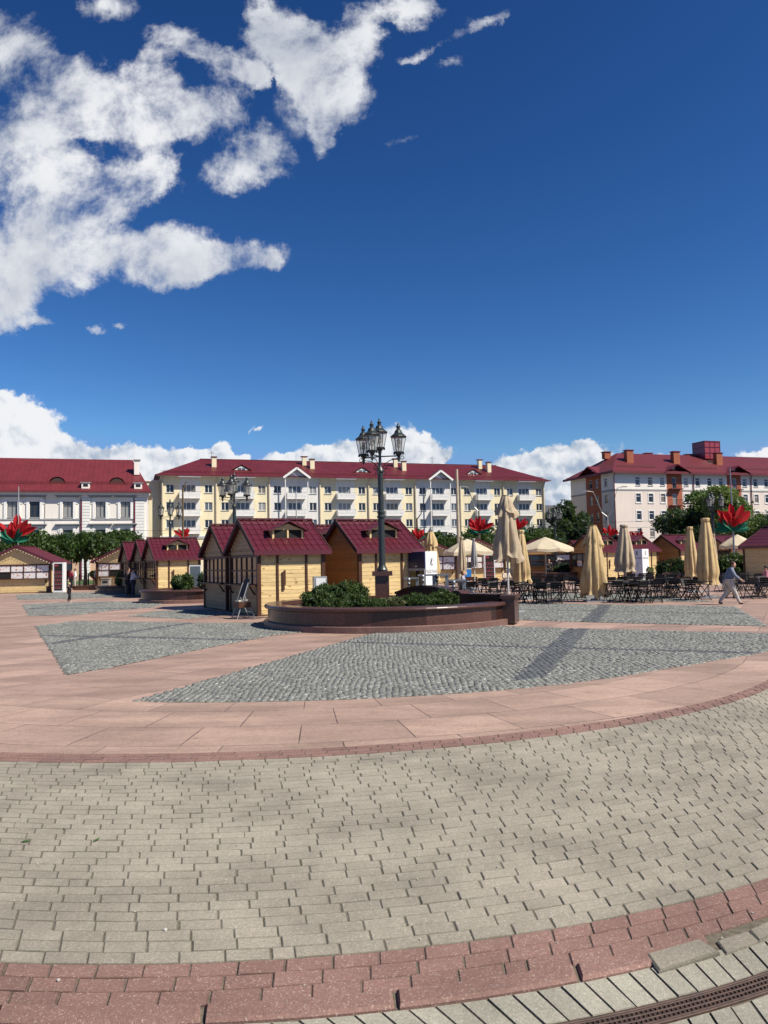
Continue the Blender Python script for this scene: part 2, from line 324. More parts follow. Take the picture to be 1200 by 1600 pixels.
def clothmat(name, col, trans=.25, var=.12):
    col = [x*.88 for x in col]
    m, nt, b = newmat(name)
    tc = N(nt, 'ShaderNodeTexCoord').outputs['Object']
    n = N(nt, 'ShaderNodeTexNoise', i={'Vector': tc, 'Scale': 3.0, 'Detail': 7, 'Roughness': .65})
    c = MIX(nt, SS(nt, n.outputs[0], .4, .7), col, [x*(1-var*1.6) for x in col])
    n4 = N(nt, 'ShaderNodeTexNoise', i={'Vector': tc, 'Scale': 1.1, 'Detail': 9, 'Roughness': .75, 'Distortion': 1.2})
    c = MIX(nt, SS(nt, n4.outputs[0], .57, .70, 0, .45), c, [x*.45 for x in col])
    L(nt, c, b.inputs['Base Color']); b.inputs['Roughness'].default_value = .85
    t = N(nt, 'ShaderNodeBsdfTranslucent', i={0: c})
    bp = N(nt, 'ShaderNodeBump', i={'Strength': .5, 'Distance': .03, 'Height': n.outputs[0]}); L(nt, bp.outputs[0], b.inputs['Normal'])
    mx = N(nt, 'ShaderNodeMixShader', i={0: trans, 1: b.outputs[0], 2: t.outputs[0]})
    out = [x for x in nt.nodes if x.type == 'OUTPUT_MATERIAL'][0]; L(nt, mx.outputs[0], out.inputs[0]); return m
def glassmat(name, col=(.02, .025, .03), rough=.06, alpha=None):
    m, nt, b = newmat(name); b.inputs['Base Color'].default_value = (*col, 1); b.inputs['Roughness'].default_value = rough
    b.inputs['Specular IOR Level'].default_value = .6
    tc = N(nt, 'ShaderNodeTexCoord').outputs['Object']
    n = N(nt, 'ShaderNodeTexNoise', i={'Vector': tc, 'Scale': 1.4, 'Detail': 2}); bp = N(nt, 'ShaderNodeBump', i={'Strength': .06, 'Distance': .02, 'Height': n.outputs[0]}); L(nt, bp.outputs[0], b.inputs['Normal'])
    if alpha is not None: b.inputs['Alpha'].default_value = alpha
    return m

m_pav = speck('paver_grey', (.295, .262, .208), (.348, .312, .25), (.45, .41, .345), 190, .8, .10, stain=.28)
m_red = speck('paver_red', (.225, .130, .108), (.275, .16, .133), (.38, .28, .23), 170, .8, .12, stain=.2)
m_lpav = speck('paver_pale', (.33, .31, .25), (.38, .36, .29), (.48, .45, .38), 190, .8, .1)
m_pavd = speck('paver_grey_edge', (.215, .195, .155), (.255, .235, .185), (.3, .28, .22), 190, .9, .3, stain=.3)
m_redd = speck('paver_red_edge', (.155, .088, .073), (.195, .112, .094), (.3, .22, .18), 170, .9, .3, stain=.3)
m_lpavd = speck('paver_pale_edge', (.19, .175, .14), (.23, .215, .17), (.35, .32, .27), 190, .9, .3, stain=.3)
m_sand = pm('joint_sand', (.13, .11, .08), .95, .3, 30, bump=.3)
m_sett = speck('sett_granite', (.158, .162, .150), (.228, .232, .216), (.40, .40, .36), 60, .7, .3, stain=.12)
m_dsett = speck('sett_dark', (.085, .092, .098), (.12, .127, .132), (.2, .2, .2), 60, .6, .22, stain=.1)
m_sbed = pm('sett_bed', (.12, .115, .10), .95, .3, 20)
m_gran = slabmat('granite_paving', (.315, .21, .165), (.44, .30, .24), (.10, .07, .06), bw=1.6, rh=.8, rot=R(-62))
m_gring = slabmat('granite_ring', (.325, .22, .172), (.45, .315, .245), (.09, .06, .055), polar=(-1.6, 17.0, 8.6), bw=1.05, rh=.86)
m_asph = pm('asphalt', (.09, .09, .09), .9, .2, 4)
m_pol = speck('polished_granite', (.055, .024, .019), (.10, .045, .036), (.17, .095, .08), 110, .24, .5, polish=True, stain=.1)
m_pold = speck('polished_granite_dark', (.07, .032, .026), (.12, .055, .045), (.17, .09, .08), 110, .14, .2, polish=True, stain=.1)
m_step = speck('granite_step', (.17, .095, .078), (.25, .145, .12), (.33, .2, .17), 90, .4, .15, stain=.2)
m_soil = pm('soil', (.07, .045, .032), .95, .4, 14, bump=.8)
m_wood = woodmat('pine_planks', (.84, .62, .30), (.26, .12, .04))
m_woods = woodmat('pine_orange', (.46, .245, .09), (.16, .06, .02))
m_woodg = woodmat('shaded_gable_pine', (.46, .31, .155), (.16, .07, .03))  # same pine as the side walls, darkened: gable shade put into the colour
m_dkw = woodmat('dark_wood', (.085, .033, .016), (.03, .012, .007), .5, .2, axis=1)
m_roofk = pm('roof_metal', (.092, .011, .021), .40, .12, 1.5, bump=.05, dirt=(.11, .012, .022, .5), spec=.6)
m_roofb = pm('roof_sheet', (.12, .015, .020), .42, .14, .8, rnd=.1, dirt=(.16, .02, .03, .4))
m_roofl = pm('roof_sheet_seamed', (.15, .023, .028), .45, .1, .8, rnd=.12)
m_trim = pm('roof_trim', (.16, .014, .028), .4, .1)
m_white = pm('white_paint', (.80, .78, .74), .6, .06, 2)
m_cream = pm('cream_plaster', (.80, .70, .47), .85, .05, 1.6, stretch=(1, 1, .16), dirt=(.66, .57, .37, .4))
m_wplas = pm('white_plaster', (.72, .70, .66), .85, .05, 1.6, stretch=(1, 1, .16), dirt=(.60, .60, .62, .4))
m_lgt = pm('pinkish_plaster', (.74, .63, .55), .85, .05, 1.6, stretch=(1, 1, .16), dirt=(.62, .54, .49, .4))
m_wht2 = pm('warm_white_plaster', (.82, .76, .69), .85, .05, 1.6, stretch=(1, 1, .16))
m_gplas = pm('grey_moulding', (.30, .30, .30), .8, .08)
m_peach = pm('peach_plaster', (.62, .40, .27), .85, .08)
m_orange = pm('terracotta_plaster', (.34, .10, .048), .85, .1, .8)
m_pane = glassmat('window_glass')
m_pane2 = glassmat('window_glass_pale', (.09, .11, .13), .12)
m_curt = glassmat('net_curtain', (.26, .26, .25), .25); m_curt2 = glassmat('drawn_blind', (.16, .14, .11), .3)
m_dark = pm('dark_interior', (.012, .011, .010), .9)
m_iron = pm('dark_green_iron', (.022, .030, .030), .42, .2, 8, spec=.5)
m_blk = pm('black_metal', (.008, .008, .009), .55, .2, 8, spec=.25)
m_steel = pm('brushed_steel', (.34, .34, .33), .38, .1, 20, metal=.7)
m_gmet = pm('grey_metal', (.30, .31, .32), .5, .1, 8)
m_lglass = glassmat('lantern_glass', (.55, .56, .52), .15, .32)
m_bulb = pm('bulb_white', (.85, .85, .8), .3, .02)
m_umb = clothmat('umbrella_cloth', (.72, .53, .27), .22)
m_umb2 = clothmat('umbrella_cloth_beige', (.60, .48, .33), .22)
m_umbo = clothmat('canopy_cloth', (.78, .68, .49), .3)
m_petal = clothmat('red_petal', (.62, .014, .022), .4, .3)
m_leafg = clothmat('green_petal', (.012, .20, .11), .3, .3)
m_skin = pm('skin', (.52, .30, .21), .6, .05)
m_bark = pm('bark', (.09, .06, .04), .9, .3, 12, bump=.6)
m_elm = leafmat('elm_leaves', (.010, .026, .006), (.055, .10, .018), .18)
m_tree = leafmat('tree_leaves', (.024, .048, .012), (.15, .21, .06), .25)
m_yel = leafmat('light_tree_leaves', (.09, .13, .03), (.27, .33, .12))
m_dkt = leafmat('dark_tree_leaves', (.009, .022, .009), (.042, .07, .03), .18)
m_jun = leafmat('juniper_needles', (.010, .026, .008), (.065, .105, .022), .12)
m_junp = leafmat('dry_juniper_needles', (.05, .065, .025), (.20, .20, .10), .15)
m_grass = pm('grass', (.05, .10, .02), .9, .4, 5, bump=.5)
m_navy = pm('navy_panel', (.006, .008, .055), .3, .05)
m_fwhite = pm('fridge_white', (.80, .80, .80), .35, .03)
m_ink = pm('ink', (.02, .02, .02), .6)
MC = {}
def cm(name, col, rough=.8):
    if name not in MC: MC[name] = pm(name, col, rough, .1, 6)
    return MC[name]
exec_parts = True

# ------------------------------------------------------------------ ground
def struct(o, label=None): o['kind'] = 'structure'; return o
mb = MB(); mb.add([(-900, -400, -.03), (900, -400, -.03), (900, 1500, -.03), (-900, 1500, -.03)], [(0, 1, 2, 3)]); struct(mb.build('ground', m_asph))
mb = MB(); mb.add([(-60, -20, 0), (60, -20, 0), (60, 96, 0), (-60, 80, 0)], [(0, 1, 2, 3)]); struct(mb.build('granite_paving', m_gran))
KN = [(2.2, -.6, 5.1), (2.83, -.69, 5.42), (3.05, -.93, 6.0), (3.49, -1.0, 6.38), (6.94, -1.86, 8.96), (7.27, -1.85, 9.0), (9.84, -1.4, 8.63)]
def lev(q):
    for a, b in zip(KN, KN[1:]):
        if q <= b[0] or b is KN[-1]:
            t = (q-a[0])/(b[0]-a[0]); return a[1]+(b[1]-a[1])*t, a[2]+(b[2]-a[2])*t
def rp(q, th):
    x0, r = lev(q); return (x0+r*math.sin(th), q+r-r*math.cos(th))
def band_sheet(name, q0, q1, z, m, t0=-1.45, t1=1.45, n=90):
    b = MB(); vs = []
    for i in range(n+1):
        th = t0+(t1-t0)*i/n
        vs += [(*rp(q0, th), z), (*rp(q1, th), z)]
    b.add(vs, [(2*i, 2*i+2, 2*i+3, 2*i+1) for i in range(n)]); return struct(b.build(name, m))
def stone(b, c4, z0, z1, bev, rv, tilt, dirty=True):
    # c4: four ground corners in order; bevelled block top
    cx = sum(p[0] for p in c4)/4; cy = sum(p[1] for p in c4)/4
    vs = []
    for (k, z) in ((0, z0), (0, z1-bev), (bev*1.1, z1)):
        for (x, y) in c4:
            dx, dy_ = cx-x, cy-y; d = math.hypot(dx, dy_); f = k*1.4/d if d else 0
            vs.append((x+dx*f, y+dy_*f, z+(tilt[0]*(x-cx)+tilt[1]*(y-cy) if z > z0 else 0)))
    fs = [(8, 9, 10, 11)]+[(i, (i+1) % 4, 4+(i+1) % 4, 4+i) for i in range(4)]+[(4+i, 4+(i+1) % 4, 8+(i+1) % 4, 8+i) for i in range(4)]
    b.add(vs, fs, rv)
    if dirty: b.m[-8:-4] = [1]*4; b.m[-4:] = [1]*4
def courses(b, q0, q1, n, bl, t0, t1, gap=.0022, z0=.001, z1=.0095, jit=.0009, bev=.0042, lenvar=0.0):
    for j in range(n):
        qa = q0+(q1-q0)*j/n; qb = q0+(q1-q0)*(j+1)/n; x0, r = lev((qa+qb)/2)
        off = (j % 2)*.5*bl + math.sin(j*1.3)*.25*bl+rng.uniform(-.06, .06)*bl; a = t0*r+off
        dq = gap*1.0
        while a < t1*r:
            ln = bl*(1+rng.uniform(-lenvar, lenvar))
            if rng.random() < .012 and bl < .3: ln = bl*.5
            a0, a1 = (a+gap*1.15)/r, (a+ln-gap*1.15)/r; a += ln
            c4 = [rp(qa+dq, a0), rp(qa+dq, a1), rp(qb-dq, a1), rp(qb-dq, a0)]
            ja = rng.uniform(-.0022, .0022); c4 = [(p[0]+ja, p[1]+rng.uniform(-.0018, .0018)) for p in c4]
            rv = rng.gauss(.5, .2)
            if j == 0: rv -= .15
            stone(b, c4, z0, z1+rng.gauss(0, jit), bev, rv, (rng.gauss(0, .008), rng.gauss(0, .008)))
band_sheet('paving_joint_sand', 2.2, 7.29, .004, m_sand)
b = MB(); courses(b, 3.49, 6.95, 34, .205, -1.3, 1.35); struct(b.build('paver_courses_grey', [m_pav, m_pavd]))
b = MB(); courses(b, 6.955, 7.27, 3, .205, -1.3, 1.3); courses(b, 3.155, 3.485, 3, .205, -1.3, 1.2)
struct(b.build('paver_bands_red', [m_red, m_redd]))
b = MB(); x0, r = lev(3.1)
kerb = [(-1.2, -.52), (-.52, -.385), (-.384, -.245), (-.2435, -.105), (-.1035, .03), (.032, .155), (.157, .285), (.287, .40)]
def arcstone(b, qa, qb, t0, t1, z0, z1, bev, rv, nseg=6):
    vs = []; g_ = .003/6
    for i in range(nseg+1):
        th = t0+g_+(t1-t0-2*g_)*i/nseg
        e = bev if 0 < i < nseg else bev
        tt = min(max(th, t0+g_+bev/6), t1-g_-bev/6)
        vs += [(*rp(qa, th), z0), (*rp(qa, th), z1-bev), (*rp(qa+bev, tt), z1), (*rp(qb-bev*.6, tt), z1), (*rp(qb, th), z1-bev), (*rp(qb, th), z0)]
    fs = []
    for i in range(nseg):
        for k in range(5): fs.append((i*6+k, i*6+k+1, (i+1)*6+k+1, (i+1)*6+k)[::-1])
    fs += [tuple(range(6)), tuple(nseg*6+k for k in range(6))[::-1]]
    b.add(vs, fs, rv)
for (t0, t1) in kerb: arcstone(b, 3.035, 3.15, t0, t1, .0, .022+rng.uniform(0, .004), .012, rng.uniform(.35, .65), 12)
struct(b.build('kerb_stones_red', m_red))
b = MB()
stone(b, [g(1010, 1500), g(1030, 1526), g(1125, 1497), g(1095, 1478)], .0, .03, .008, .25, (.01, .02))
stone(b, [g(1120, 1476), g(1135, 1496), g(1215, 1468), g(1199, 1452)], .0, .018, .006, .55, (0, 0))
stone(b, [g(1170, 1462), g(1186, 1478), g(1240, 1455), g(1225, 1440)], .0, .028, .008, .2, (.0, .03))
struct(b.build('kerb_repair_slabs', [m_pav, m_pavd]))
# radial pale pavers, drain, outer pavers
b = MB()
def radial(b, qa, qb, bw, t0, t1):
    x0, r = lev((qa+qb)/2); a = t0*r
    while a < t1*r:
        a0, a1 = (a+.004)/r, (a+bw-.004)/r; a += bw
        stone(b, [rp(qa+.003, a0), rp(qa+.003, a1), rp(qb-.003, a1), rp(qb-.003, a0)], .001, .010+rng.gauss(0, .001), .003, rng.gauss(.5, .25), (rng.gauss(0, .008), rng.gauss(0, .008)))
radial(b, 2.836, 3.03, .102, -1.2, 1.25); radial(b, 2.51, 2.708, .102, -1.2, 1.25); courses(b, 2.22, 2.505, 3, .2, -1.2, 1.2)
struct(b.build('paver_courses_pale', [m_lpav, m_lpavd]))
t = thing('drain_channel', 'rusty brown slotted drain grate curving through the pale pavers', 'drain', (0, 0, 0))
b = MB(); arcstone(b, 2.714, 2.726, -1.2, 1.25, 0, .014, .003, .5, 80); arcstone(b, 2.820, 2.832, -1.2, 1.25, 0, .014, .003, .5, 80); b.build('frame', pm('rusty_iron', (.065, .035, .025), .7, .3, 30), t)
b = MB(); mr = bpy.data.materials['rusty_iron']
for q in (2.729, 2.756, 2.783, 2.810): arcstone(b, q, q+.008, -1.2, 1.25, .002, .012, .002, .5, 80)
x0, r = lev(2.8); a = -1.2
while a < 1.25:
    p, q2 = rp(2.729, a), rp(2.818, a); b.bar((p[0], p[1], .006), (q2[0], q2[1], .006), .007, .008, rv=.5); a += .021/r
b.build('grate', mr, t)
b = MB(); vs = []
for i in range(81):
    th = -1.2+2.45*i/80; vs += [(*rp(2.724, th), .0046), (*rp(2.822, th), .0046)]
b.add(vs, [(2*i, 2*i+2, 2*i+3, 2*i+1) for i in range(80)]); b.build('channel', m_dark, t)
# granite ring between pavers and setts
band_sheet('granite_ring', 7.275, 9.95, .006, m_gring, -1.5, 1.5)

# setts
def inpoly(P, poly):
    x, y = P[:, 0], P[:, 1]; ins = np.zeros(len(P), bool); n = len(poly)
    for i in range(n):
        x1, y1 = poly[i]; x2, y2 = poly[(i+1) % n]
        c = ((y1 > y) != (y2 > y)) & (x < (x2-x1)*(y-y1)/((y2-y1) if y2 != y1 else 1e-9)+x1); ins ^= c
    return ins
def setts(name, poly, strips, size=.1, rot=0.0, z=.008, seed=1, fan=1.25, md=None):
    rs = np.random.RandomState(seed); poly = [tuple(p) for p in poly]
    sh = MB(); sh.add([(p[0], p[1], z) for p in poly], [tuple(range(len(poly)))]); struct(sh.build(name+'_bed', m_sbed))
    P = np.array(poly); mn, mx = P.min(0), P.max(0); ctr = (mn+mx)/2; rad = np.hypot(*(mx-mn))/2+1
    nU = int(2*rad/size); nV = int(2*rad/size)
    U, V = np.meshgrid(np.arange(nU)*size-rad, np.arange(nV)*size-rad); U = U+rs.uniform(-.012, .012, U.shape)+ (np.arange(nV) % 2)[:, None]*size*.5
    um = ((U+fan*.5) % fan)/fan*2-1
    amp = fan*.10; Vv = V+amp*(1-um**2)+rs.uniform(-.016, .016, U.shape)+.03*np.sin(U*2.1+V*1.3)
    slope = np.arctan(-2*um*amp/(fan*.5))
    c, s = math.cos(rot), math.sin(rot)
    X = ctr[0]+U*c-Vv*s; Y = ctr[1]+U*s+Vv*c; A = slope+rot
    pts = np.stack([X.ravel(), Y.ravel()], 1); A = A.ravel(); keep = inpoly(pts, poly)
    for st in strips: keep &= ~inpoly(pts, st)
    def emit(pts, A, m, nm, sx, sy):
        n = len(pts)
        if not n: return
        hx = sx/2*rs.uniform(.80, .97, n); hy = sy/2*rs.uniform(.80, .97, n); A = A+rs.normal(0, .13, n)
        zt = z+.014+rs.normal(0, .003, n); ca, sa = np.cos(A), np.sin(A)
        vs = np.zeros((n, 8, 3)); k = 0
        tx, ty = rs.normal(0, .032, n), rs.normal(0, .032, n)
        for (f, top) in ((1.0, 0), (.80, 1)):
            for (ex, ey) in ((-1, -1), (1, -1), (1, 1), (-1, 1)):
                lx, ly = ex*hx*f, ey*hy*f
                vs[:, k, 0] = pts[:, 0]+lx*ca-ly*sa; vs[:, k, 1] = pts[:, 1]+lx*sa+ly*ca; vs[:, k, 2] = (zt+tx*lx+ty*ly) if top else z-.004; k += 1
        F = np.array([(4, 5, 6, 7), (0, 1, 5, 4), (1, 2, 6, 5), (2, 3, 7, 6), (3, 0, 4, 7)])
        faces = (F[None]+np.arange(n)[:, None, None]*8).reshape(-1, 4)
        me = bpy.data.meshes.new(nm); me.vertices.add(n*8); me.vertices.foreach_set('co', vs.ravel()); me.loops.add(faces.size); me.loops.foreach_set('vertex_index', faces.ravel())
        me.polygons.add(len(faces)); me.polygons.foreach_set('loop_start', np.arange(len(faces))*4); me.update(calc_edges=True); me.validate()
        me.attributes.new('rnd', 'FLOAT', 'FACE').data.foreach_set('value', np.repeat(np.clip(rs.normal(.5, .22, n), 0, 1), 5)); me.materials.append(m)
        o = bpy.data.objects.new(nm, me); C.objects.link(o); struct(o)
    emit(pts[keep], A[keep], m_sett, name, size, size)
    allp, allA = [], []
    for st in strips:
        st_ = np.array(st); d = st_[1]-st_[0]; ln = np.hypot(*d); d = d/ln; a0 = math.atan2(d[1], d[0]); nrm = np.array([-d[1], d[0]])
        wv = (st_-st_[0])@nrm; uu = (st_-st_[0])@d
        us = np.arange(uu.min(), uu.max(), size*1.25); vv = np.arange(wv.min()+size/2, wv.max(), size)
        G1, G2 = np.meshgrid(us, vv); G1 = G1+(np.arange(len(vv)) % 2)[:, None]*size*.6
        p = st_[0]+G1.ravel()[:, None]*d+G2.ravel()[:, None]*nrm; k = inpoly(p, [tuple(q) for q in st]) & inpoly(p, poly)
        allp.append(p[k]); allA.append(np.full(k.sum(), a0))
    if allp: emit(np.concatenate(allp), np.concatenate(allA), m_dsett, name+'_dark_strips', size*1.25, size)
def strip(a, b, w):
    a = np.array(a); b = np.array(b); d = (b-a)/np.hypot(*(b-a)); n = np.array([-d[1], d[0]])*w/2
    return [tuple(a-n), tuple(b-n), tuple(b+n), tuple(a+n)]
arcB = [rp(9.84, th) for th in (-.26, -.16, -.05, .08, .2, .32, .45, .58, .7)]
PB = [g(212, 1096)]+arcB[1:]+[g(1200, 1019), g(1290, 1014), (21, 17.5), (23, 21.5), g(1200, 990.5), g(900, 983), g(812, 980), g(700, 975), g(577, 992)]
sB = [strip(g(537, 1004.5), g(1190, 1022), .28), [g(797, 1066), g(853, 1059), g(920, 983), g(889, 981)]]
setts('cobbled_paving', PB, sB, .09, R(28), seed=1, fan=1.15)
PA = [g(55.5, 979), g(120, 971), g(200, 972), g(300, 974), g(400, 974), g(520, 984), g(432, 992), g(300, 1017.5), g(180, 1042), g(105, 1055)]
sA = [strip(g(64, 994), g(410, 1001.5), .26), strip(g(75, 1007.5), g(300, 974), .3)]
setts('cobbled_paving', PA, sA, .10, R(20), seed=2, fan=1.15)
PC = [g(780, 940), g(900, 944.5), g(1147, 948), g(1197, 978.7), g(1000, 974.5), g(900, 971.7), g(780, 968)]
sC = [strip(g(790, 953), g(1162, 960), .2), [g(905, 973), g(935, 973.5), g(955, 946), g(937, 945)]]
setts('cobbled_paving', PC, sC, .12, R(28), seed=3, fan=1.15)
PE = [g(36, 945), g(100, 942), g(175, 940.5), g(260, 941), g(240, 949), g(187, 953), g(120, 961), g(46, 962.5)]
setts('cobbled_paving', PE, [strip(g(41, 952), g(175, 941), .3), strip(g(41, 952), g(215, 951), .3)], .17, R(20), seed=4, fan=1.7)
PF = [g(26, 930), g(90, 926.5), g(160, 926), g(245, 930.5), g(170, 933.5), g(110, 936), g(30, 937)]
setts('cobbled_paving', PF, [strip(g(30, 932), g(150, 928.5), .3)], .25, R(20), seed=5, fan=2)
PG = [g(203, 963), g(245, 955), g(320, 953), g(360, 960), g(290, 967)]
setts('cobbled_paving', PG, [], .15, R(20), seed=6, fan=1.15)
PD = [g(815, 926), g(1047, 931), g(1085, 937.5), g(1118, 941), g(940, 938), g(815, 936)]
setts('cobbled_paving', PD, [], .18, R(28), seed=7, fan=1.7)
# grass strip and litter
b = MB(); p = [g(95, 914), g(215, 912), g(215, 905), g(95, 905)]; b.add([(x, y, .06) for x, y in p]+[(x, y, 0) for x, y in p], [(0, 1, 2, 3), (4, 5, 1, 0), (5, 6, 2, 1), (7, 4, 0, 3)]); struct(b.build('lawn', m_grass))
def leaf_mesh(b, x, y, z, s, a, rv=.5):
    pts = [(-1, 0, 0), (-.4, .35, .12), (.3, .3, .1), (1, 0, .25), (.3, -.3, .05), (-.4, -.35, .1)]
    b.add([(x+s*(p[0]*math.cos(a)-p[1]*math.sin(a)), y+s*(p[0]*math.sin(a)+p[1]*math.cos(a)), z+s*p[2]) for p in pts], [tuple(range(6))], rv)
for i, (px, py, s, a, lab) in enumerate([(41, 1318, .034, .3, 'green fallen leaf, leftmost on the grey pavers'), (151, 1316, .03, 1.2, 'green fallen leaf on the grey pavers'), (100, 1298, .014, 2, 'tiny brown leaf crumb on the pavers between two green leaves'), (1021, 1245, .012, 2, 'tiny brown leaf crumb on the grey pavers at right')]):
    b = MB(); x, y = g(px, py); leaf_mesh(b, 0, 0, 0, s, a)
    o = b.build('fallen_leaf', cm('leaf_green', (.04, .10, .015)) if i < 2 else cm('leaf_brown', (.08, .05, .03))); o.location = (x, y, .014); tag(o, lab, 'leaf')
b = MB()
for i in range(260):
    q = rng.uniform(2.3, 7.2); th = rng.uniform(-1.0, 1.0); x, y = rp(q, th); s = rng.uniform(.0015, .005)*(1 if rng.random() < .85 else 1.8)
    b.box((x, y, .013+s*.3), (s*2, s*1.4, s), rng.uniform(0, 3), rng.random())
o = b.build('grit', cm('pale_grit', (.5, .48, .43))); o['kind'] = 'stuff'; tag(o, 'pale grit crumbs scattered over the pavers', 'grit')

# ------------------------------------------------------------------ buildings
def win_proto(wd, ht, panes, mframe, mpane, fw=.07, mull=True, dep=.1, surround=None, transom=False):
    """frame mesh (origin at bottom centre, facing -Y), pane mesh"""
    f = MB(); hw = wd/2
    f.b2(-hw, -hw+fw, 0, .06, 0, ht); f.b2(hw-fw, hw, 0, .06, 0, ht); f.b2(-hw+fw, hw-fw, 0, .06, 0, fw); f.b2(-hw+fw, hw-fw, 0, .06, ht-fw, ht)
    for i in range(1, panes):
        x = -hw+wd*i/panes; f.b2(x-fw*.7, x+fw*.7, .003, .063, fw, ht-fw)
    if transom: f.b2(-hw+fw, hw-fw, .006, .058, ht*.68, ht*.68+fw)
    if surround:
        s, p = surround
        f.b2(-hw-s, -hw-.005, -p-dep, -dep+.003, -.1, ht+s); f.b2(hw+.005, hw+s, -p-dep, -dep+.003, -.1, ht+s); f.b2(-hw-.005, hw+.005, -p-dep, -dep+.003, ht+.005, ht+s)
        f.b2(-hw-s, hw+s, -p-dep-.05, -dep+.003, -.19, -.1)
    else: f.b2(-hw-.06, hw+.06, -.1-dep, .02-dep, -.07, -.02, mi=1)
    g_ = MB(); g_.b2(-hw+.01, hw-.01, .03, .035, .01, ht-.01)
    return f, g_
class WinKit:
    def __init__(s, nm, mats, mpane, *a, **k):
        f, g_ = win_proto(*a, mframe=None, mpane=None, **k); s.nm = nm
        s.fm = f.build(nm, mats).data; s.gm = g_.build('pane', mpane).data; s.gv = []
        for mm in (m_pane2, m_curt, m_curt2): q = s.gm.copy(); q.materials.clear(); q.materials.append(mm); s.gv.append(q)
        for o in [o for o in C.objects if o.data in (s.fm, s.gm)]: bpy.data.objects.remove(o)
        s.mp = mpane
    def put(s, par, x, z, y=.1, rz=0, label=None):
        o = bpy.data.objects.new(s.nm, s.fm); C.objects.link(o); o.parent = par; o.location = (x, y, z); o.rotation_euler = (0, 0, rz)
        k = rng.random(); p = bpy.data.objects.new('pane', s.gm if k < .55 else s.gv[0 if k < .78 else (1 if k < .9 else 2)]); C.objects.link(p); p.parent = o
        return o
def seams(b, e0, e1, r0, r1, step, w=.05, h=.05):
    """standing seams on a roof plane: eave line e0->e1, ridge line r0->r1 (same direction), running up the slope"""
    e0, e1, r0, r1 = map(Vector, (e0, e1, r0, r1)); d = (e1-e0); ln = d.length; d /= ln
    up = (r0-e0)-d*(r0-e0).dot(d); H_ = up.length; up /= H_
    a0 = (r0-e0).dot(d); a1 = (r1-e0).dot(d); nrm = d.cross(up)
    if nrm.z < 0: nrm = -nrm
    n = int(ln/step)
    for i in range(1, n):
        s = i*ln/n; t = 1.0
        if s < a0: t = s/a0
        if s > a1: t = (ln-s)/(ln-a1)
        if t < .05: continue
        p = e0+d*s; b.bar(p+nrm*.01+up*.05, p+nrm*.01+up*(H_*t-.08), w, h, up=nrm)

# central apartment block -------------------------------------------------
A1 = R(18.6); P1 = (-34.97, 120.0)
T = thing('apartment_block', 'long five-storey cream apartment block with a dark red hipped roof and rows of white balconies', 'building', (*P1, 0), A1)
SW, NS, EZ, BD = 8.54, 8, 15.95, 12.5; LN = SW*NS
rows = [13.25, 10.45, 7.65]; WH = 1.3
holes = []; kw1 = WinKit('window', [m_white, m_gmet], m_pane, 1.2, WH, 2); kw3 = WinKit('balcony_window', [m_white, m_gmet], m_pane2, 2.15, 1.6, 3)
for i in range(NS):
    for z in rows:
        for fx in (.165, .862): holes.append((SW*(i+fx)-.6, SW*(i+fx)+.6, z, z+WH))
        holes.append((SW*(i+.50)-1.075, SW*(i+.50)+1.075, z-.3, z+WH))
    for fx in (.165, .5, .862): holes.append((SW*(i+fx)-.6, SW*(i+fx)+.6, 4.2, 5.6))
white_secs = (2, 5)
def wallmat(x, z):
    i = int(x//SW); f = x/SW-i
    return 1 if (i in white_secs or (.335 < f < .70 and z > 6.6)) else 0
b = MB()
# extra cuts so that bays change colour exactly at their edges
cut = [(SW*i, SW*i, 0, 0) for i in range(1, NS)]+[(SW*(i+f), SW*(i+f), 6.6, 6.6) for i in range(NS) for f in (.335, .70)]
b.holes(0, LN, 0, EZ, holes+cut, matfn=wallmat)
b.b2(0, LN, .35, BD, 0, EZ-.02, mi=0)
b.add([(0, 0, 0), (0, .35, 0), (0, .35, EZ), (0, 0, EZ)], [(0, 3, 2, 1)], mi=0); b.add([(LN, 0, 0), (LN, .35, 0), (LN, .35, EZ), (LN, 0, EZ)], [(0, 1, 2, 3)], mi=0)
b.build('wall', [m_cream, m_wplas], T)
b = MB(); b.b2(-.1, LN+.1, -.22, -.003, 6.15, 6.45); b.b2(-.1, LN+.1, -.12, -.003, 5.95, 6.15); b.build('cornice', m_white, T)
b = MB(); b.b2(-.55, LN+.55, -.75, -.02, EZ-.12, EZ+.02)
for i in range(NS):
    x = SW*(i+.51)
    if i not in white_secs: b.b2(x-1.75, x+1.75, -1.25, -.76, EZ-.3, EZ-.06)
b.build('eave_board', m_white, T)
for i in range(NS):
    for z in rows:
        for fx in (.165, .862): kw1.put(T, SW*(i+fx), z, .1)
        kw3.put(T, SW*(i+.5), z-.3, .1)
for i in range(NS):
    for fx in (.165, .862):
        kw1.put(T, SW*(i+fx), 4.2, .1).name = 'window'
    mm = MB(); mm.b2(-.6, .6, .13, .14, 0, 1.4); mm.build('dark_pane', m_pane, T, loc=(SW*(i+.5), 0, 4.2))
bal = None
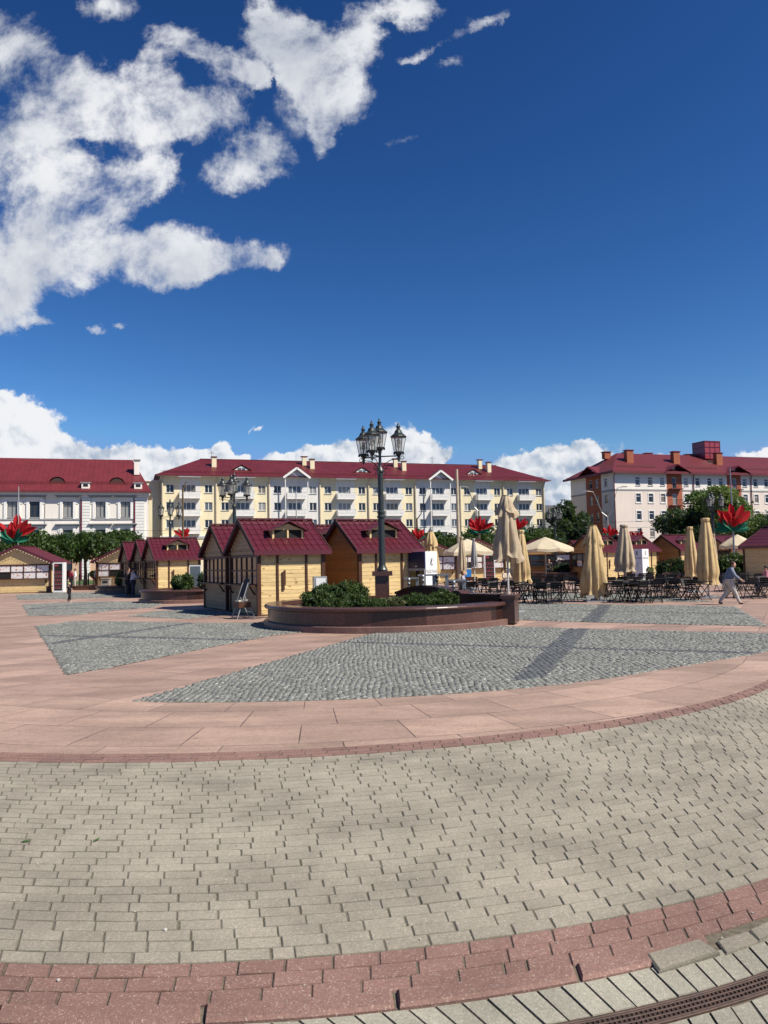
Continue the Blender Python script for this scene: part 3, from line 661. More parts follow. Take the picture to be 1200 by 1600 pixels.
for i in range(NS):
    for k, z in enumerate(rows):
        x = SW*(i+.515)
        if bal is None:
            b = MB(); b.b2(-1.62, 1.62, -1.1, -.003, -.95, -.79)
            b.b2(-1.62, 1.62, -1.1, -1.04, -.79, .02); b.b2(-1.62, -1.56, -1.04, -.003, -.79, .02); b.b2(1.56, 1.62, -1.04, -.003, -.79, .02)
            for q in range(14): b.b2(-1.6+q*.2465+.11, -1.6+q*.2465+.125, -1.115, -1.101, -.75, 0)
            for zz in (-.55, -.3, -.07): b.b2(-1.6, 1.6, -1.125, -1.116, zz, zz+.02)
            bal = b.build('balcony', m_white, T, loc=(x, 0, z-.02))
            b = MB(); b.tube([(-1.6, -.02, .14), (-1.6, -1.07, .14), (1.6, -1.07, .14), (1.6, -.02, .14)], .02, 5)
            for q in (-1.6, -.8, 0, .8, 1.6): b.tube([(q, -1.07, .02), (q, -1.07, .14)], .015, 4)
            b.build('rail', m_gmet, bal)
        else:
            o = copy_tree(bal, T); o.location = (x, 0, z-.02)
b = MB()
for i in range(NS+1):
    x = min(max(SW*i, .25), LN-.25)
    b.tube([(x, -.6, EZ-.1), (x, -.5, EZ-.5), (x, -.16, EZ-1.1), (x, -.16, .3)], .12, 6)
    b.add([], [])
pd = m_cream
for i in range(NS+1):
    x = min(max(SW*i, .25), LN-.25); b = MB(); b.tube([(0, -.62, EZ-.1), (0, -.55, EZ-.45), (0, -.17, EZ-1.1), (0, -.17, .3)], .13, 6); b.tube([(0, -.17, 6.9), (0, -.17, 6.8)], .17, 6)
    b.build('downpipe', cm('pipe_cream', (.62, .52, .36)), T, loc=(x, 0, 0))
# roof
def hip(b, x0, x1, y0, y1, z0, rz_, hx0, hx1, mi=0):
    ym = (y0+y1)/2; v = [(x0, y0, z0), (x1, y0, z0), (x1, y1, z0), (x0, y1, z0), (x0+hx0, ym, rz_), (x1-hx1, ym, rz_)]
    b.add(v, [(0, 1, 5, 4), (2, 3, 4, 5), (1, 2, 5), (3, 0, 4), (3, 2, 1, 0)], mi=mi); return v
b = MB(); v = hip(b, -.9, LN+.9, -.95, BD+.9, EZ+.03, 19.5, 7.5, 7.5)
seams(b, v[0], v[1], v[4], v[5], .55, .035, .04)
b.b2(-.9, LN+.9, -1.0, -.955, EZ-.1, EZ+.08)
b.bar(Vector(v[4])+Vector((0, 0, .05)), Vector(v[5])+Vector((0, 0, .05)), .2, .08)
for i in range(NS):
    if i not in white_secs:
        x = SW*(i+.51); b.add([(x-1.8, -1.3, EZ-.05), (x+1.8, -1.3, EZ-.05), (x+1.8, -.9, EZ+.16), (x-1.8, -.9, EZ+.16)], [(0, 1, 2, 3)]); b.b2(x-1.8, x+1.8, -1.33, -1.301, EZ-.14, EZ-.04)
    # small snow guards
b.tube([(0.2, -.1, EZ+.62), (LN-.2, -.1, EZ+.62)], .03, 4); b.tube([(0.2, -.1, EZ+.74), (LN-.2, -.1, EZ+.74)], .03, 4)
for i in range(120): b.tube([(LN*i/119, -.1, EZ+.48), (LN*i/119, -.1, EZ+.76)], .02, 3)
b.build('roof', m_roofb, T)
for i in white_secs:       # white gables over the balconies
    x = SW*(i+.515); b = MB()
    b.extr([(-1.9, 0, 0), (1.9, 0, 0), (0, 0, 1.35)], (0, 1.2, 0), mi=0)
    for s_ in (-1, 1):
        b.bar((s_*2.25, -.66, -.22), (0, -.66, 1.42), .06, .34, mi=0)
        b.add([(s_*2.3, -.6, -.05), (0, -.6, 1.62), (0, 4.2, 1.62), (s_*2.3, 1.0, -.05)], [(0, 1, 2, 3) if s_ < 0 else (3, 2, 1, 0)], mi=1)
        b.add([(s_*2.3, -.62, -.05), (0, -.62, 1.62), (0, -.62, 1.50), (s_*2.3, -.62, -.17)], [(0, 1, 2, 3)], mi=1)
    b.build('gable', [m_white, m_roofb], T, loc=(x, -.75, EZ+.0))
    b = MB(); b.b2(-1.95, -1.8, -1.1, -.95, 0, 8.6); b.b2(1.8, 1.95, -1.1, -.95, 0, 8.6); b.build('gable_column', m_wplas, T, loc=(x, 0, 7.0))
for px in (380, 571, 746.5):
    x = s_of(px, P1, A1); b = MB()
    for s_ in (-1, 1): b.add([(s_*1.7, -.1, -.0), (0, -.1, .95), (0, 3.2, .95)], [(0, 1, 2) if s_ < 0 else (2, 1, 0)], mi=1)
    b.add([(-1.2, 0, .05), (1.2, 0, .05), (0, 0, .74)], [(0, 1, 2)], mi=0)
    for s_ in (-1, 1): b.bar((s_*1.7, -.12, .02), (0, -.12, .97), .06, .1, mi=1)
    b.b2(-.6, .6, -.04, -.02, .08, .38, mi=2); b.b2(-.04, .04, -.06, -.02, .05, .6, mi=0)
    b.build('attic_dormer', [m_wplas, m_roofb, m_pane2], T, loc=(x, 1.4, EZ+1.2))
for px, hh, two in ((338, 2.2, 0), (495, 2.2, 1), (641.5, 2.2, 1), (777, 2.4, 1)):
    x = s_of(px, P1, A1); b = MB(); b.box((0, 0, hh/2), (.75, .75, hh), mi=0); b.box((0, 0, hh+.06), (1.0, 1.0, .12), mi=1)
    if two: b.box((-1.0, 1.6, hh/2+.7), (.7, .6, hh-.2), mi=0); b.box((-1.0, 1.6, hh+.7), (1.2, .8, .12), mi=1)
    b.build('chimney', [m_cream, m_trim], T, loc=(x, 3.0, 17.2))
for px in (337, 695, 719):
    x = s_of(px, P1, A1); b = MB(); b.tube([(0, 0, 0), (0, 0, 1.5)], .04, 4); b.tube([(-.5, 0, 1.1), (.5, 0, 1.1)], .03, 4); b.tube([(-.3, 0, 1.3), (.3, 0, 1.3)], .03, 4); b.build('antenna', m_gmet, T, loc=(x, 5.3, 19.3))
# link wing at its left end
T2 = thing('link_wing', 'low plain yellow wing joining the white building and the apartment block', 'building', (*P1, 0), A1)
b = MB(); b.b2(-3.6, -.05, 1.2, 10, 0, 15.1); b.build('wall', m_cream, T2)
b = MB(); b.b2(-3.8, -.05, 1.0, 10.2, 15.1, 15.3); b.build('cornice', m_wht2, T2)

# left classical building -----------------------------------------------
A0 = R(16.5); e0 = (-31.8, 103.0); L0 = 42.0
P0 = (e0[0]-L0*math.cos(A0), e0[1]-L0*math.sin(A0)); E0 = 11.75
T = thing('classical_building', 'white three-storey classical building with pilasters and a seamed red roof, at the left edge', 'building', (*P0, 0), A0)
def s0(px): return s_of(px, P0, A0)
wx = [s0(p) for p in (19, 54, 106, 157, 196)]; d0 = wx[1]-wx[0]
wx = [wx[0]-d0*3, wx[0]-d0*2, wx[0]-d0]+wx
r0 = [(8.35, 10.4), (4.35, 6.7), (1.0, 2.9)]
hl = [(x-.58, x+.58, a, c) for x in wx for a, c in r0]
b = MB(); b.holes(0, L0, 0, E0, hl+[(0, 0, 3.4, 3.4)], dep=.2, matfn=lambda x, z: 1 if z < 3.4 else 0)
b.b2(0, L0, .4, 13, 0, E0-.02); b.add([(L0, 0, 0), (L0, .4, 0), (L0, .4, E0), (L0, 0, E0)], [(0, 1, 2, 3)]); b.add([(0, 0, 0), (0, .4, 0), (0, .4, E0), (0, 0, E0)], [(0, 3, 2, 1)])
b.build('wall', [m_wht2, m_peach], T)
kl = {a: WinKit('window', [cm('dark_frame', (.05, .045, .045)), m_gplas], m_pane, 1.16, c-a, 2, fw=.06, transom=True) for a, c in r0}
for x in wx:
    for a, c in r0:
        wo = kl[a].put(T, x, a, .12)
        if a > 3:
            b = MB()
            for s_ in (-1, 1): b.b2(s_*.64, s_*.98, -.14, -.003, a-.25, c+.28); b.b2(s_*.98, s_*1.22, -.08, -.003, c-.3, c+.28)
            b.b2(-.98, .98, -.16, -.004, c+.28, c+.55); b.build('window_surround', m_white, T, loc=(x, 0, 0))
            b = MB(); b.b2(-1.35, 1.35, -.34, -.004, c+.55, c+.68); b.b2(-1.5, 1.5, -.45, -.004, c+.68, c+.80); b.build('window_hood', m_gplas, T, loc=(x, 0, 0))
for (pa, pb) in ((128.5, 141), (211.5, 226)):
    b = MB(); xa, xb = s0(pa), s0(pb)
    z = .2
    while z < 10.5: b.b2(xa, xb, -.2, -.003, z, z+.36); z += .4
    b.b2(xa-.1, xb+.1, -.3, -.003, 10.62, 10.9); b.build('pilaster', m_white, T)
b = MB(); b.b2(0, s0(126), -.09, -.003, 8.0, 8.2); b.b2(s0(141)+.05, s0(211), -.09, -.003, 8.0, 8.2); b.b2(s0(70)-.06, s0(70)+.06, -.05, -.003, 4, 8.0); b.b2(s0(70)-.06, s0(70)+.06, -.05, -.003, 8.2, 11.2); b.build('string_course', m_gplas, T)
b = MB(); b.b2(-.3, L0+.35, -.55, -.003, E0-.5, E0-.1); b.b2(-.2, L0+.2, -.3, -.004, E0-.8, E0-.51); b.build('cornice', m_wht2, T)
b = MB()
for px in (127, 210): b.tube([(s0(px), -.5, E0), (s0(px), -.15, E0-1), (s0(px), -.15, .2)], .09, 6)
b.build('downpipe', m_trim, T)
b = MB(); y0r, y1r = -.85, 13.8; ZR = 16.9; xr = L0+.5; ym = 6.5
v = [(-.5, y0r, E0), (xr, y0r, E0), (xr, y1r, E0), (-.5, y1r, E0), (-.5, ym, ZR), (xr-2.6, ym, ZR)]
b.add(v, [(0, 1, 5, 4), (2, 3, 4, 5), (1, 2, 5), (3, 0, 4), (3, 2, 1, 0)]); seams(b, v[0], v[1], v[4], v[5], .62, .05, .06)
b.b2(-.5, xr, y0r-.06, y0r-.003, E0-.18, E0+.06)
for k, hz in enumerate((.30, .42)):
    b.tube([(0, .55, E0+.95+hz), (L0-.3, .55, E0+.95+hz)], .03, 4)
for i in range(60): b.tube([(L0*i/60, .55, E0+.9), (L0*i/60, .55, E0+1.4)], .025, 3)
b.build('roof', m_roofl, T)
for px in (-55, 88, 182):
    b = MB(); n = 10; v = []
    for i in range(n+1):
        a = PI*i/n; v += [(1.05*math.cos(a), 0, .95*math.sin(a)), (1.05*math.cos(a), 2.2*math.sin(a)+.05, .95*math.sin(a))]
    b.add(v, [(2*i, 2*i+1, 2*i+3, 2*i+2) for i in range(n)], mi=0)
    v = [(.88*math.cos(PI*i/n), .06, .8*math.sin(PI*i/n)) for i in range(n+1)]; b.add(v, [tuple(range(n+1))[::-1]], mi=1)
    b.build('eyebrow_dormer', [m_roofl, cm('louvre_brown', (.05, .025, .02))], T, loc=(s0(px), .75, E0+1.05))
for px in (134, 216):
    b = MB(); b.b2(-.5, .5, -.1, .9, 0, .75, mi=0); b.b2(-.65, .65, -.2, 1.1, .75, .85, mi=1); b.b2(-.3, .3, -.12, -.101, .25, .6, mi=2)
    b.build('roof_vent', [m_wht2, m_gplas, m_dark], T, loc=(s0(px), -.35, E0+.35))
b = MB(); b.box((0, 0, 1.0), (.7, .7, 2.0)); b.box((0, 0, 2.06), (.95, .95, .14), mi=1); b.build('chimney', [m_wht2, m_gplas], T, loc=(s0(213), 3.0, E0+2.6))

# right building ---------------------------------------------------------
A2 = R(18.6); P2 = (39.3, 130.0); E2 = 16.2; L2, D2 = 46.0, 13.6
T = thing('corner_building', 'four-storey pinkish white corner building with terracotta bays, red roof and orange chimneys, at the right', 'building', (*P2, 0), A2)
def s2(px): return s_of(px, P2, A2)
rw = [13.85, 10.95, 7.95, 4.95]; wh2 = 1.5
cols = [s2(p) for p in (998.5, 1018, 1037)]; oc = [s2(1055.5), s2(1150)]; cols2 = [s2(p) for p in (1074, 1092.5, 1111, 1129)]+[s2(p) for p in (1166, 1183, 1200)]
bay = [(s2(1043.5), s2(1067.5)), (s2(1138), s2(1160))]
hl = []
for x in cols+cols2:
    for z in rw: hl.append((x-.48, x+.48, z, z+wh2))
for x in oc:
    for z in rw[:3]: hl.append((x-.45, x+.45, z-.5, z+wh2))
def m2f(x, z):
    if any(a < x < c for a, c in bay): return 2
    return 1 if z > 13.2 else 0
b = MB(); b.holes(0, L2, 0, E2, hl+[(q, q, 13.2, 13.2) for bb in bay for q in bb], dep=.18, matfn=m2f)
b.b2(.36, L2, .36, D2-.02, 0, E2-.02)
b.build('wall', [m_lgt, m_wht2, m_orange], T)
# left end wall: built in its own frame turned 90 degrees
T.rotation_euler = (0, 0, A2)
side = thing('side_wing', None, None, (0, 0, 0), -PI/2); side.parent = T; side.location = (0, D2, 0); side.rotation_euler = (0, 0, -PI/2)
for k in ('label', 'category'):
    if k in side: del side[k]
def sd(px):   # distance from far end along end wall
    c, s = math.cos(A2), math.sin(A2); r = ray(px, 800); u = r[0]/r[1]
    t = (P2[0]-u*P2[1])/(s+u*c)    # X = P2x - s t, Y = P2y + c t
    return D2-t
ocol = [sd(924.5), sd(934)]; lcol = [sd(948)]
hs_ = [(x-.45, x+.45, z, z+wh2) for x in ocol+lcol for z in rw]
oa, ob = sd(917), sd(941)
b = MB(); b.holes(0, D2, 0, E2, hs_+[(oa, oa, 13.2, 13.2), (ob, ob, 13.2, 13.2)], dep=.18, matfn=lambda x, z: 2 if oa < x < ob else (1 if z > 13.2 else 0)); b.build('wall', [m_lgt, m_wht2, m_orange], side)
b = MB(); b.b2(0, oa, -.06, -.003, 12.9, 13.2); b.b2(ob, D2, -.06, -.003, 12.9, 13.2); b.build('string_course', m_gplas, side)
kr = WinKit('window', [m_white, m_gplas], m_pane, .96, wh2, 1, fw=.08, transom=True, surround=(.16, .05)); krp = WinKit('window', [m_white, m_gplas], m_pane, .96, wh2, 1, fw=.08, transom=True)
for x in ocol+lcol:
    for z in rw: krp.put(side, x, z, .1)
for i, x in enumerate(cols+cols2):
    for z in rw: (kr if z in rw[1:3] else krp).put(T, x, z, .1)
kd = WinKit('balcony_door', [m_white, m_gplas], m_pane, .9, wh2+.5, 1, fw=.1)
for x in oc:
    for z in rw[:3]:
        kd.put(T, x, z-.5, .1)
        b = MB()
        b.b2(-1.25, 1.25, -.8, -.003, -.14, 0)
        for q in range(15): b.tube([(-1.2+q*.1714, -.75, 0), (-1.2+q*.1714, -.75, .95)], .014, 4)
        b.tube([(-1.2, 0, .95), (-1.2, -.75, .95), (1.2, -.75, .95), (1.2, 0, .95)], .025, 4); b.build('balcony', cm('dark_red_iron', (.09, .02, .02)), T, loc=(x, 0, z-.5))
b = MB(); xs = [0]+[q for bb in bay for q in bb]+[L2]
for i in range(0, len(xs), 2): b.b2(xs[i], xs[i+1], -.06, -.003, 12.95, 13.2)
b.build('string_course', m_gplas, T)
b = MB()
for px in (960.5, 1085, 1175): b.tube([(s2(px), -.4, E2-.2), (s2(px), -.15, E2-1), (s2(px), -.15, .2)], .09, 5)
b.build('downpipe', m_trim, T)
b = MB(); v = hip(b, -1.0, L2, -1.0, D2+.9, E2, 20.4, 6.5, 0); seams(b, v[0], v[1], v[4], v[5], .7, .04, .05); seams(b, v[3], v[0], v[4], v[4], .7, .04, .05)
b.b2(-1.05, L2, -1.1, -1.003, E2-.35, E2+.06); b.b2(-1.1, -1.003, -1.0, D2+.9, E2-.35, E2+.06)
for x0_, x1_ in ((1, bay[0][0]-1.5), (bay[0][1]+1.5, bay[1][0]-1.5), (bay[1][1]+1.5, L2)):
    for hz in (.15, .3, .45): b.tube([(x0_, .6, E2+.85+hz), (x1_, .6, E2+.85+hz)], .03, 4)
    n = int((x1_-x0_)/.6)
    for i in range(n+1): b.tube([(x0_+i*.6, .6, E2+.7), (x0_+i*.6, .6, E2+1.35)], .03, 3)
b.build('roof', m_roofl, T)
def gable2(par, x, w_, loc_y=-.05):
    b = MB(); h = w_*.50
    b.extr([(-w_*.8, .12, 0), (w_*.8, .12, 0), (0, .12, h*.8)], (0, 1.5, 0), mi=0)
    for s_ in (-1, 1):
        b.add([(s_*w_, -1.0, 0), (0, -1.0, h), (0, 4.8, h), (s_*w_, .8, 0)], [(0, 1, 2, 3) if s_ < 0 else (3, 2, 1, 0)], mi=1)
        b.bar((s_*w_, -1.03, -.12), (0, -1.03, h-.12), .06, .34, up=(0, 1, 0), mi=2)
        b.b2(s_*.35, s_*1.2, .07, .119, .3, .95, mi=3)
    b.build('roof_gable', [m_wht2, m_roofl, m_trim, m_pane], par, loc=(x, loc_y, E2))
gable2(T, oc[0], 2.8); gable2(T, oc[1], 2.8); gable2(side, (oa+ob)/2, 3.2)
for o in kids(side):      # the end wall's pieces become direct parts of the building
    l_ = o.location.copy(); o.parent = T; o.location = (l_.y, D2-l_.x, l_.z); o.rotation_euler.z += -PI/2
bpy.data.objects.remove(side)
for px, y in ((1003, 3.0), (1077, 3.0), (1145, 3.0)):
    b = MB(); b.box((0, 0, 1.15), (1.35, .9, 2.5)); b.box((0, 0, 2.46), (1.6, 1.15, .14), mi=1); b.build('chimney', [m_orange, m_trim], T, loc=(s2(px), y, E2+1.7))
for px in (990, 1023, 1058, 1124):
    b = MB(); b.box((0, 0, .5), (1.3, .9, 1.2)); b.box((0, 0, 1.16), (1.6, 1.15, .14), mi=1); b.build('roof_stack', [m_orange, m_trim], T, loc=(s2(px)+.3, 7.6, E2+3.3))
x = s2(1147); b = MB(); b.box((0, 0, 1.7), (3.5, 3.2, 3.2), mi=0)
for q in range(4):
    for k in (-1, 1): b.b2(-1.79+q*1.167, -1.71+q*1.167, k*1.61, k*1.66, .05, 3.35, mi=1)
for z in (.1, 1.2, 2.3, 3.3): b.b2(-1.8, 1.8, -1.68, -1.61, z, z+.08, mi=1); b.b2(-1.82, -1.751, -1.6, 1.6, z, z+.08, mi=1)
b.b2(-1.85, 1.85, -1.7, 1.7, 3.38, 3.48, mi=1); b.build('roof_lantern', [cm('red_glass', (.30, .05, .07), .25), m_trim], T, loc=(x, 6.2, 19.4))
# small grey house far behind, between the blocks
T = thing('grey_house', 'grey house with a dark roof half hidden by trees between the two blocks', 'building', (*g(860, 880)[:0], gx(866, 175), 175), R(15))
b = MB(); b.b2(-4, 5, 0, 8, 0, 11.5); b.build('wall', cm('grey_render', (.30, .30, .31)), T)
b = MB(); b.extr([(-4.4, -.4, 11.5), (-4.4, 8.4, 11.5), (-4.4, 4, 14.0)], (9.8, 0, 0)); b.build('roof', cm('dark_slate', (.07, .07, .08)), T)
b = MB()
for x in (-2.5, 0, 2.5):
    for z in (3, 6, 9): b.b2(x-.5, x+.5, -.05, .0-.003, z, z+1.3)
b.build('window', m_pane, T)

# ------------------------------------------------------------------ kiosks
KA = R(27.7)
def planks(b, p0, d, ln, z0, z1, nrm, pitch=.135, tri=None, openings=()):
    """horizontal boards on a wall; tri(z) gives (a,b) limits along d"""
    d = Vector(d); nrm = Vector(nrm); p0 = Vector(p0); z = z0
    while z < z1-.01:
        zt = min(z+pitch, z1); a, e = (0, ln)
        lo, hi = [(a, e)] , None
        segs = [(a, e)]
        if tri:
            a1, e1 = tri(z); a2, e2 = tri(zt); 
        for (oa, ob, oz0, oz1) in openings:
            if oz0 < (z+zt)/2 < oz1:
                ns = []
                for (q, w_) in segs:
                    if ob <= q or oa >= w_: ns.append((q, w_)); continue
                    if oa > q: ns.append((q, oa))
                    if ob < w_: ns.append((ob, w_))
                segs = ns
        rv = min(1, max(0, rng.gauss(.5, .25)))
        for (q, w_) in segs:
            if tri: c = [(a1, z), (e1, z), (e2, zt-.008), (a2, zt-.008)]
            else: c = [(q, z), (w_, z), (w_, zt-.008), (q, zt-.008)]
            pts = [p0+d*x+Vector((0, 0, zz)) for x, zz in c]
            if tri and abs(e2-a2) < .02: pts = pts[:3]
            b.extr(pts, nrm*.022, rv)
        z = zt
def tiles(b, e0, e1, r0, step=.35, per=.25, hgt=.024):
    """ribbed metal tile sheet from eave e0-e1 up to the ridge line starting at r0"""
    e0, e1, r0 = map(Vector, (e0, e1, r0)); d = e1-e0; ln = d.length; d /= ln; up = r0-e0; up -= d*up.dot(d); S = up.length; up /= S
    n = d.cross(up); n = -n if n.z < 0 else n
    prof = []; x = 0
    while x < ln-.001:
        for dx, h in ((0, 0), (.15, 0), (.18, hgt), (.215, hgt)):
            if x+dx < ln: prof.append((x+dx, h))
        x += per
    prof.append((ln, 0)); rows_ = []; k = max(1, round(S/step)); st = S/k
    for i in range(k): rows_ += [(i*st, .016), ((i+1)*st, .0)]
    vs = [e0+d*x+up*y+n*(h+hh) for (y, hh) in rows_ for (x, h) in prof]; m = len(prof)
    b.add(vs, [(i*m+j, i*m+j+1, (i+1)*m+j+1, (i+1)*m+j) for i in range(len(rows_)-1) for j in range(m-1)])
def make_kiosk(L=2.35, W=3.2, E=2.28, RZ=3.28, front='hatch', dormer=True, bays=None, side='posts', lights=False, side_m=None, orange_front=False, pics=False, ove=.24, ovg=.22):
    T = thing('kiosk', 'x', 'kiosk')
    sl_ = (RZ-E)/(W/2)
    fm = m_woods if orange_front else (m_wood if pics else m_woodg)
    # side wall (-Y), far side, back
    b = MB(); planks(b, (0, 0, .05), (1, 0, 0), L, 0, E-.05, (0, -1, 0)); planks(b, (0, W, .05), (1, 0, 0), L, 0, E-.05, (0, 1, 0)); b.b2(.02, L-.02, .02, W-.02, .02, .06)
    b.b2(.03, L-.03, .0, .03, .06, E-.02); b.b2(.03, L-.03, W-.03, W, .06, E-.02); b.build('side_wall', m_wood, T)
    tri = lambda z: ((z)/sl_, W-(z)/sl_)
    for nm, x, nx in (('gable_wall', 0, -1), ('back_wall', L, 1)):
        b = MB()
        hz0, hz1 = 1.0, 2.02
        op = ()
        if nm == 'gable_wall' and front == 'hatch': op = ((.1, W-.1, hz0, hz1),)
        planks(b, (x, 0, .05), (0, 1, 0), W, 0, E-.05, (nx, 0, 0), openings=[(o[0], o[1], o[2]-.05, o[3]-.05) for o in op])
        planks(b, (x, 0, E), (0, 1, 0), W, 0, RZ-E-.04, (nx, 0, 0), tri=tri)
        inner = x+.03 if nx < 0 else x-.03
        if nm == 'back_wall' or front != 'hatch': b.add([(inner, 0, .05), (inner, W, .05), (inner, W, E), (inner, W/2, RZ), (inner, 0, E)], [(0, 1, 2, 3, 4)])
        else: b.add([(inner, 0, E), (inner, W, E), (inner, W/2, RZ)], [(0, 1, 2)]); b.b2(.0, .03, .0, W, .05, 1.0)
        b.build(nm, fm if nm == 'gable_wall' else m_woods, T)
    # posts
    ps = [(0, 0), (L, 0), (0, W), (L, W)]
    for (x, y) in ps:
        b = MB(); b.box((0, 0, E/2), (.13, .13, E)); b.build('post', m_dkw, T, loc=(x, y, 0))
    if side == 'posts':
        for fx in (.28, .73): b = MB(); b.box((0, 0, E/2), (.075, .05, E)); b.build('post', m_dkw, T, loc=(L*fx, -.035, 0))
        b = MB(); b.b2(-.02, .02, -.03, -.0, 0, .5); b.bar((0, -.05, .02), (0, -.05, .48), .02); b.build('door_handle', m_blk, T, loc=(L*.28+.12, -.02, 1.0)) if False else None
        b = MB(); b.box((0, 0, 0), (.09, .035, .62)); b.box((.06, 0, .12), (.05, .035, .5)); b.build('hinge_board', m_dkw, T, loc=(L*.28+.2, -.05, 1.15))
    # counter and glazing
    if front == 'hatch':
        b = MB(); b.b2(-.26, .05, .02, W-.02, 1.0, 1.045); b.bar((-.22, .3, .98), (-.03, .3, .7), .05); b.bar((-.22, W-.3, .98), (-.03, W-.3, .7), .05); b.build('counter', m_dkw, T)
        nb = bays or 5; bw = (W-.2)/nb
        b = MB()
        for i in range(nb+1): b.b2(-.03, .04, .1+i*bw-.03, .1+i*bw+.03, 1.046, 2.02)
        b.b2(-.033, .043, .1, W-.1, 1.50, 1.545); b.b2(-.033, .043, .07, W-.07, 1.98, 2.06); b.build('window_frame', m_dkw, T)
        for i in range(nb):
            for z0, z1 in ((1.05, 1.495), (1.55, 1.975)):
                k = rng.random()
                b = MB(); b.b2(.0, .01, .1+i*bw+.035, .1+(i+1)*bw-.035, z0, z1)
                if pics:
                    if z0 < 1.5 and i == 3: m_ = m_dark
                    else: m_ = picmat
                else: m_ = m_pane if k < .55 else (picmat if k < .64 else m_pane2)
                b.build('window_pane', m_, T)
        b = MB(); b.b2(.25, .28, .1, W-.1, 1.05, 1.95); b.build('interior', m_dark, T)
    if dormer:
        b = MB(); b.box((.06, -.10, E-.10), (.10, .07, .07), rx=.5); b.bar((.06, -.03, E-.10), (.06, -.08, E-.10), .02); b.build('spotlight', m_fwhite, T)
        b = MB(); b.tube([(.10, -.06, E-.08), (.4, -.05, E-.14), (.8, -.05, E-.07), (1.3, -.05, E-.13), (L, -.05, E-.08)], .008, 4); b.build('cable', m_blk, T)
    # roof
    b = MB(); x0, x1 = -ovg, L+ovg; dz = ove*sl_
    for s_, ye in ((-1, -ove), (1, W+ove)):
        tiles(b, (x0, ye, E-dz+.05), (x1, ye, E-dz+.05), (x0, W/2, RZ+.05))
        b.add([(x0, ye, E-dz), (x1, ye, E-dz), (x1, W/2, RZ), (x0, W/2, RZ)], [(0, 1, 2, 3)])
        b.b2(x0-.01, x1+.01, ye-.035, ye-.005, E-dz-.09, E-dz+.07)
    b.bar((x0-.02, W/2, RZ+.085), (x1+.02, W/2, RZ+.085), .2, .05); b.build('roof', m_roofk, T)
    for xx in (x0, x1):
        b = MB()
        for ye in (-ove, W+ove): b.bar((xx, ye, E-dz), (xx, W/2, RZ+.01), .03, .15, up=(0, 0, 1))
        b.build('barge_board', cm('barge_brown', (.05, .02, .018)) if not lights else m_roofk, T)
    b = MB()
    for ye in (-ove*.5, W+ove*.5):
        for i in range(4): b.bar((x0+.1+i*(x1-x0-.2)/3, ye-.1, E-dz*.6-.06), (x0+.1+i*(x1-x0-.2)/3, ye+.12, E-dz*.6+.03), .04, .05)
    b.build('rafter_ends', m_dkw, T)
    if lights or front == 'hatch':
        b = MB(); n = 13 if lights else 9; r_ = .035 if lights else .022
        for s_ in (-1, 1):
            for i in range(n):
                t = (i+.5)/n; y = (W/2)+s_*t*(W/2+ove); z = RZ-.16-t*(RZ-E+dz)
                b.lathe([(.002, -r_), (r_*.8, -r_*.5), (r_, 0), (r_*.8, r_*.5), (.002, r_)], 5, (x0-.03 if lights else -.06, y, z))
        b.build('light_string', m_bulb, T)
    if dormer:
        D = MB(); w_ = 1.15; cx = L/2+.05; yf = W*.14; zb = E+(yf)*sl_+.02; ht = .34; ap = .3
        cheek = lambda s_: [(cx+s_*w_/2, yf, zb), (cx+s_*w_/2, yf+ht/sl_, zb+ht), (cx+s_*w_/2, yf, zb+ht)]
        for s_ in (-1, 1): D.extr(cheek(s_), (-s_*.03, 0, 0))
        D.extr([(cx-w_/2, yf, zb+ht), (cx+w_/2, yf, zb+ht), (cx, yf, zb+ht+ap*.75)], (0, .03, 0))
        D.b2(cx-w_/2, cx-w_/2+.07, yf-.02, yf+.03, zb-.04, zb+ht); D.b2(cx+w_/2-.07, cx+w_/2, yf-.02, yf+.03, zb-.04, zb+ht); D.b2(cx-.03, cx+.03, yf-.02, yf+.03, zb, zb+ht)
        D.b2(cx-w_/2-.1, cx+w_/2+.1, yf-.06, yf+.02, zb-.06, zb-.015)
        do = D.build('dormer', m_wood, T)
        for s_ in (-1, 1):
            b = MB(); b.b2(cx+s_*.03, cx+s_*(w_/2-.07), yf+.01, yf+.025, zb, zb+ht); b.build('dormer_window', m_dark, do)
        b = MB(); hw = w_/2+.16
        for s_ in (-1, 1):
            zz = zb+ht-.04; za = zb+ht+ap; t_ = .9
            tiles(b, (cx+s_*hw, yf-.14, zz), (cx+s_*hw, yf+(zz-zb)/sl_+.05, zz), (cx, yf-.14, za), step=.3)
            yb = yf+(zz-zb)/sl_; yc = yf+(za-zb)/sl_
            b.add([(cx+s_*hw, yf-.14, zz-.02), (cx, yf-.14, za-.02), (cx, yc, za-.02), (cx+s_*hw, yb, zz-.02)], [(0, 1, 2, 3)])
            b.add([(cx, yf-.14, za), (cx+s_*hw, yb+.05, zz), (cx, yc+.02, za)], [(0, 1, 2)])
            b.bar((cx+s_*hw, yf-.16, zz-.01), (cx, yf-.16, za+.01), .03, .085, up=(0, 1, 0))
        b.build('dormer_roof', m_roofk, do)
    return T
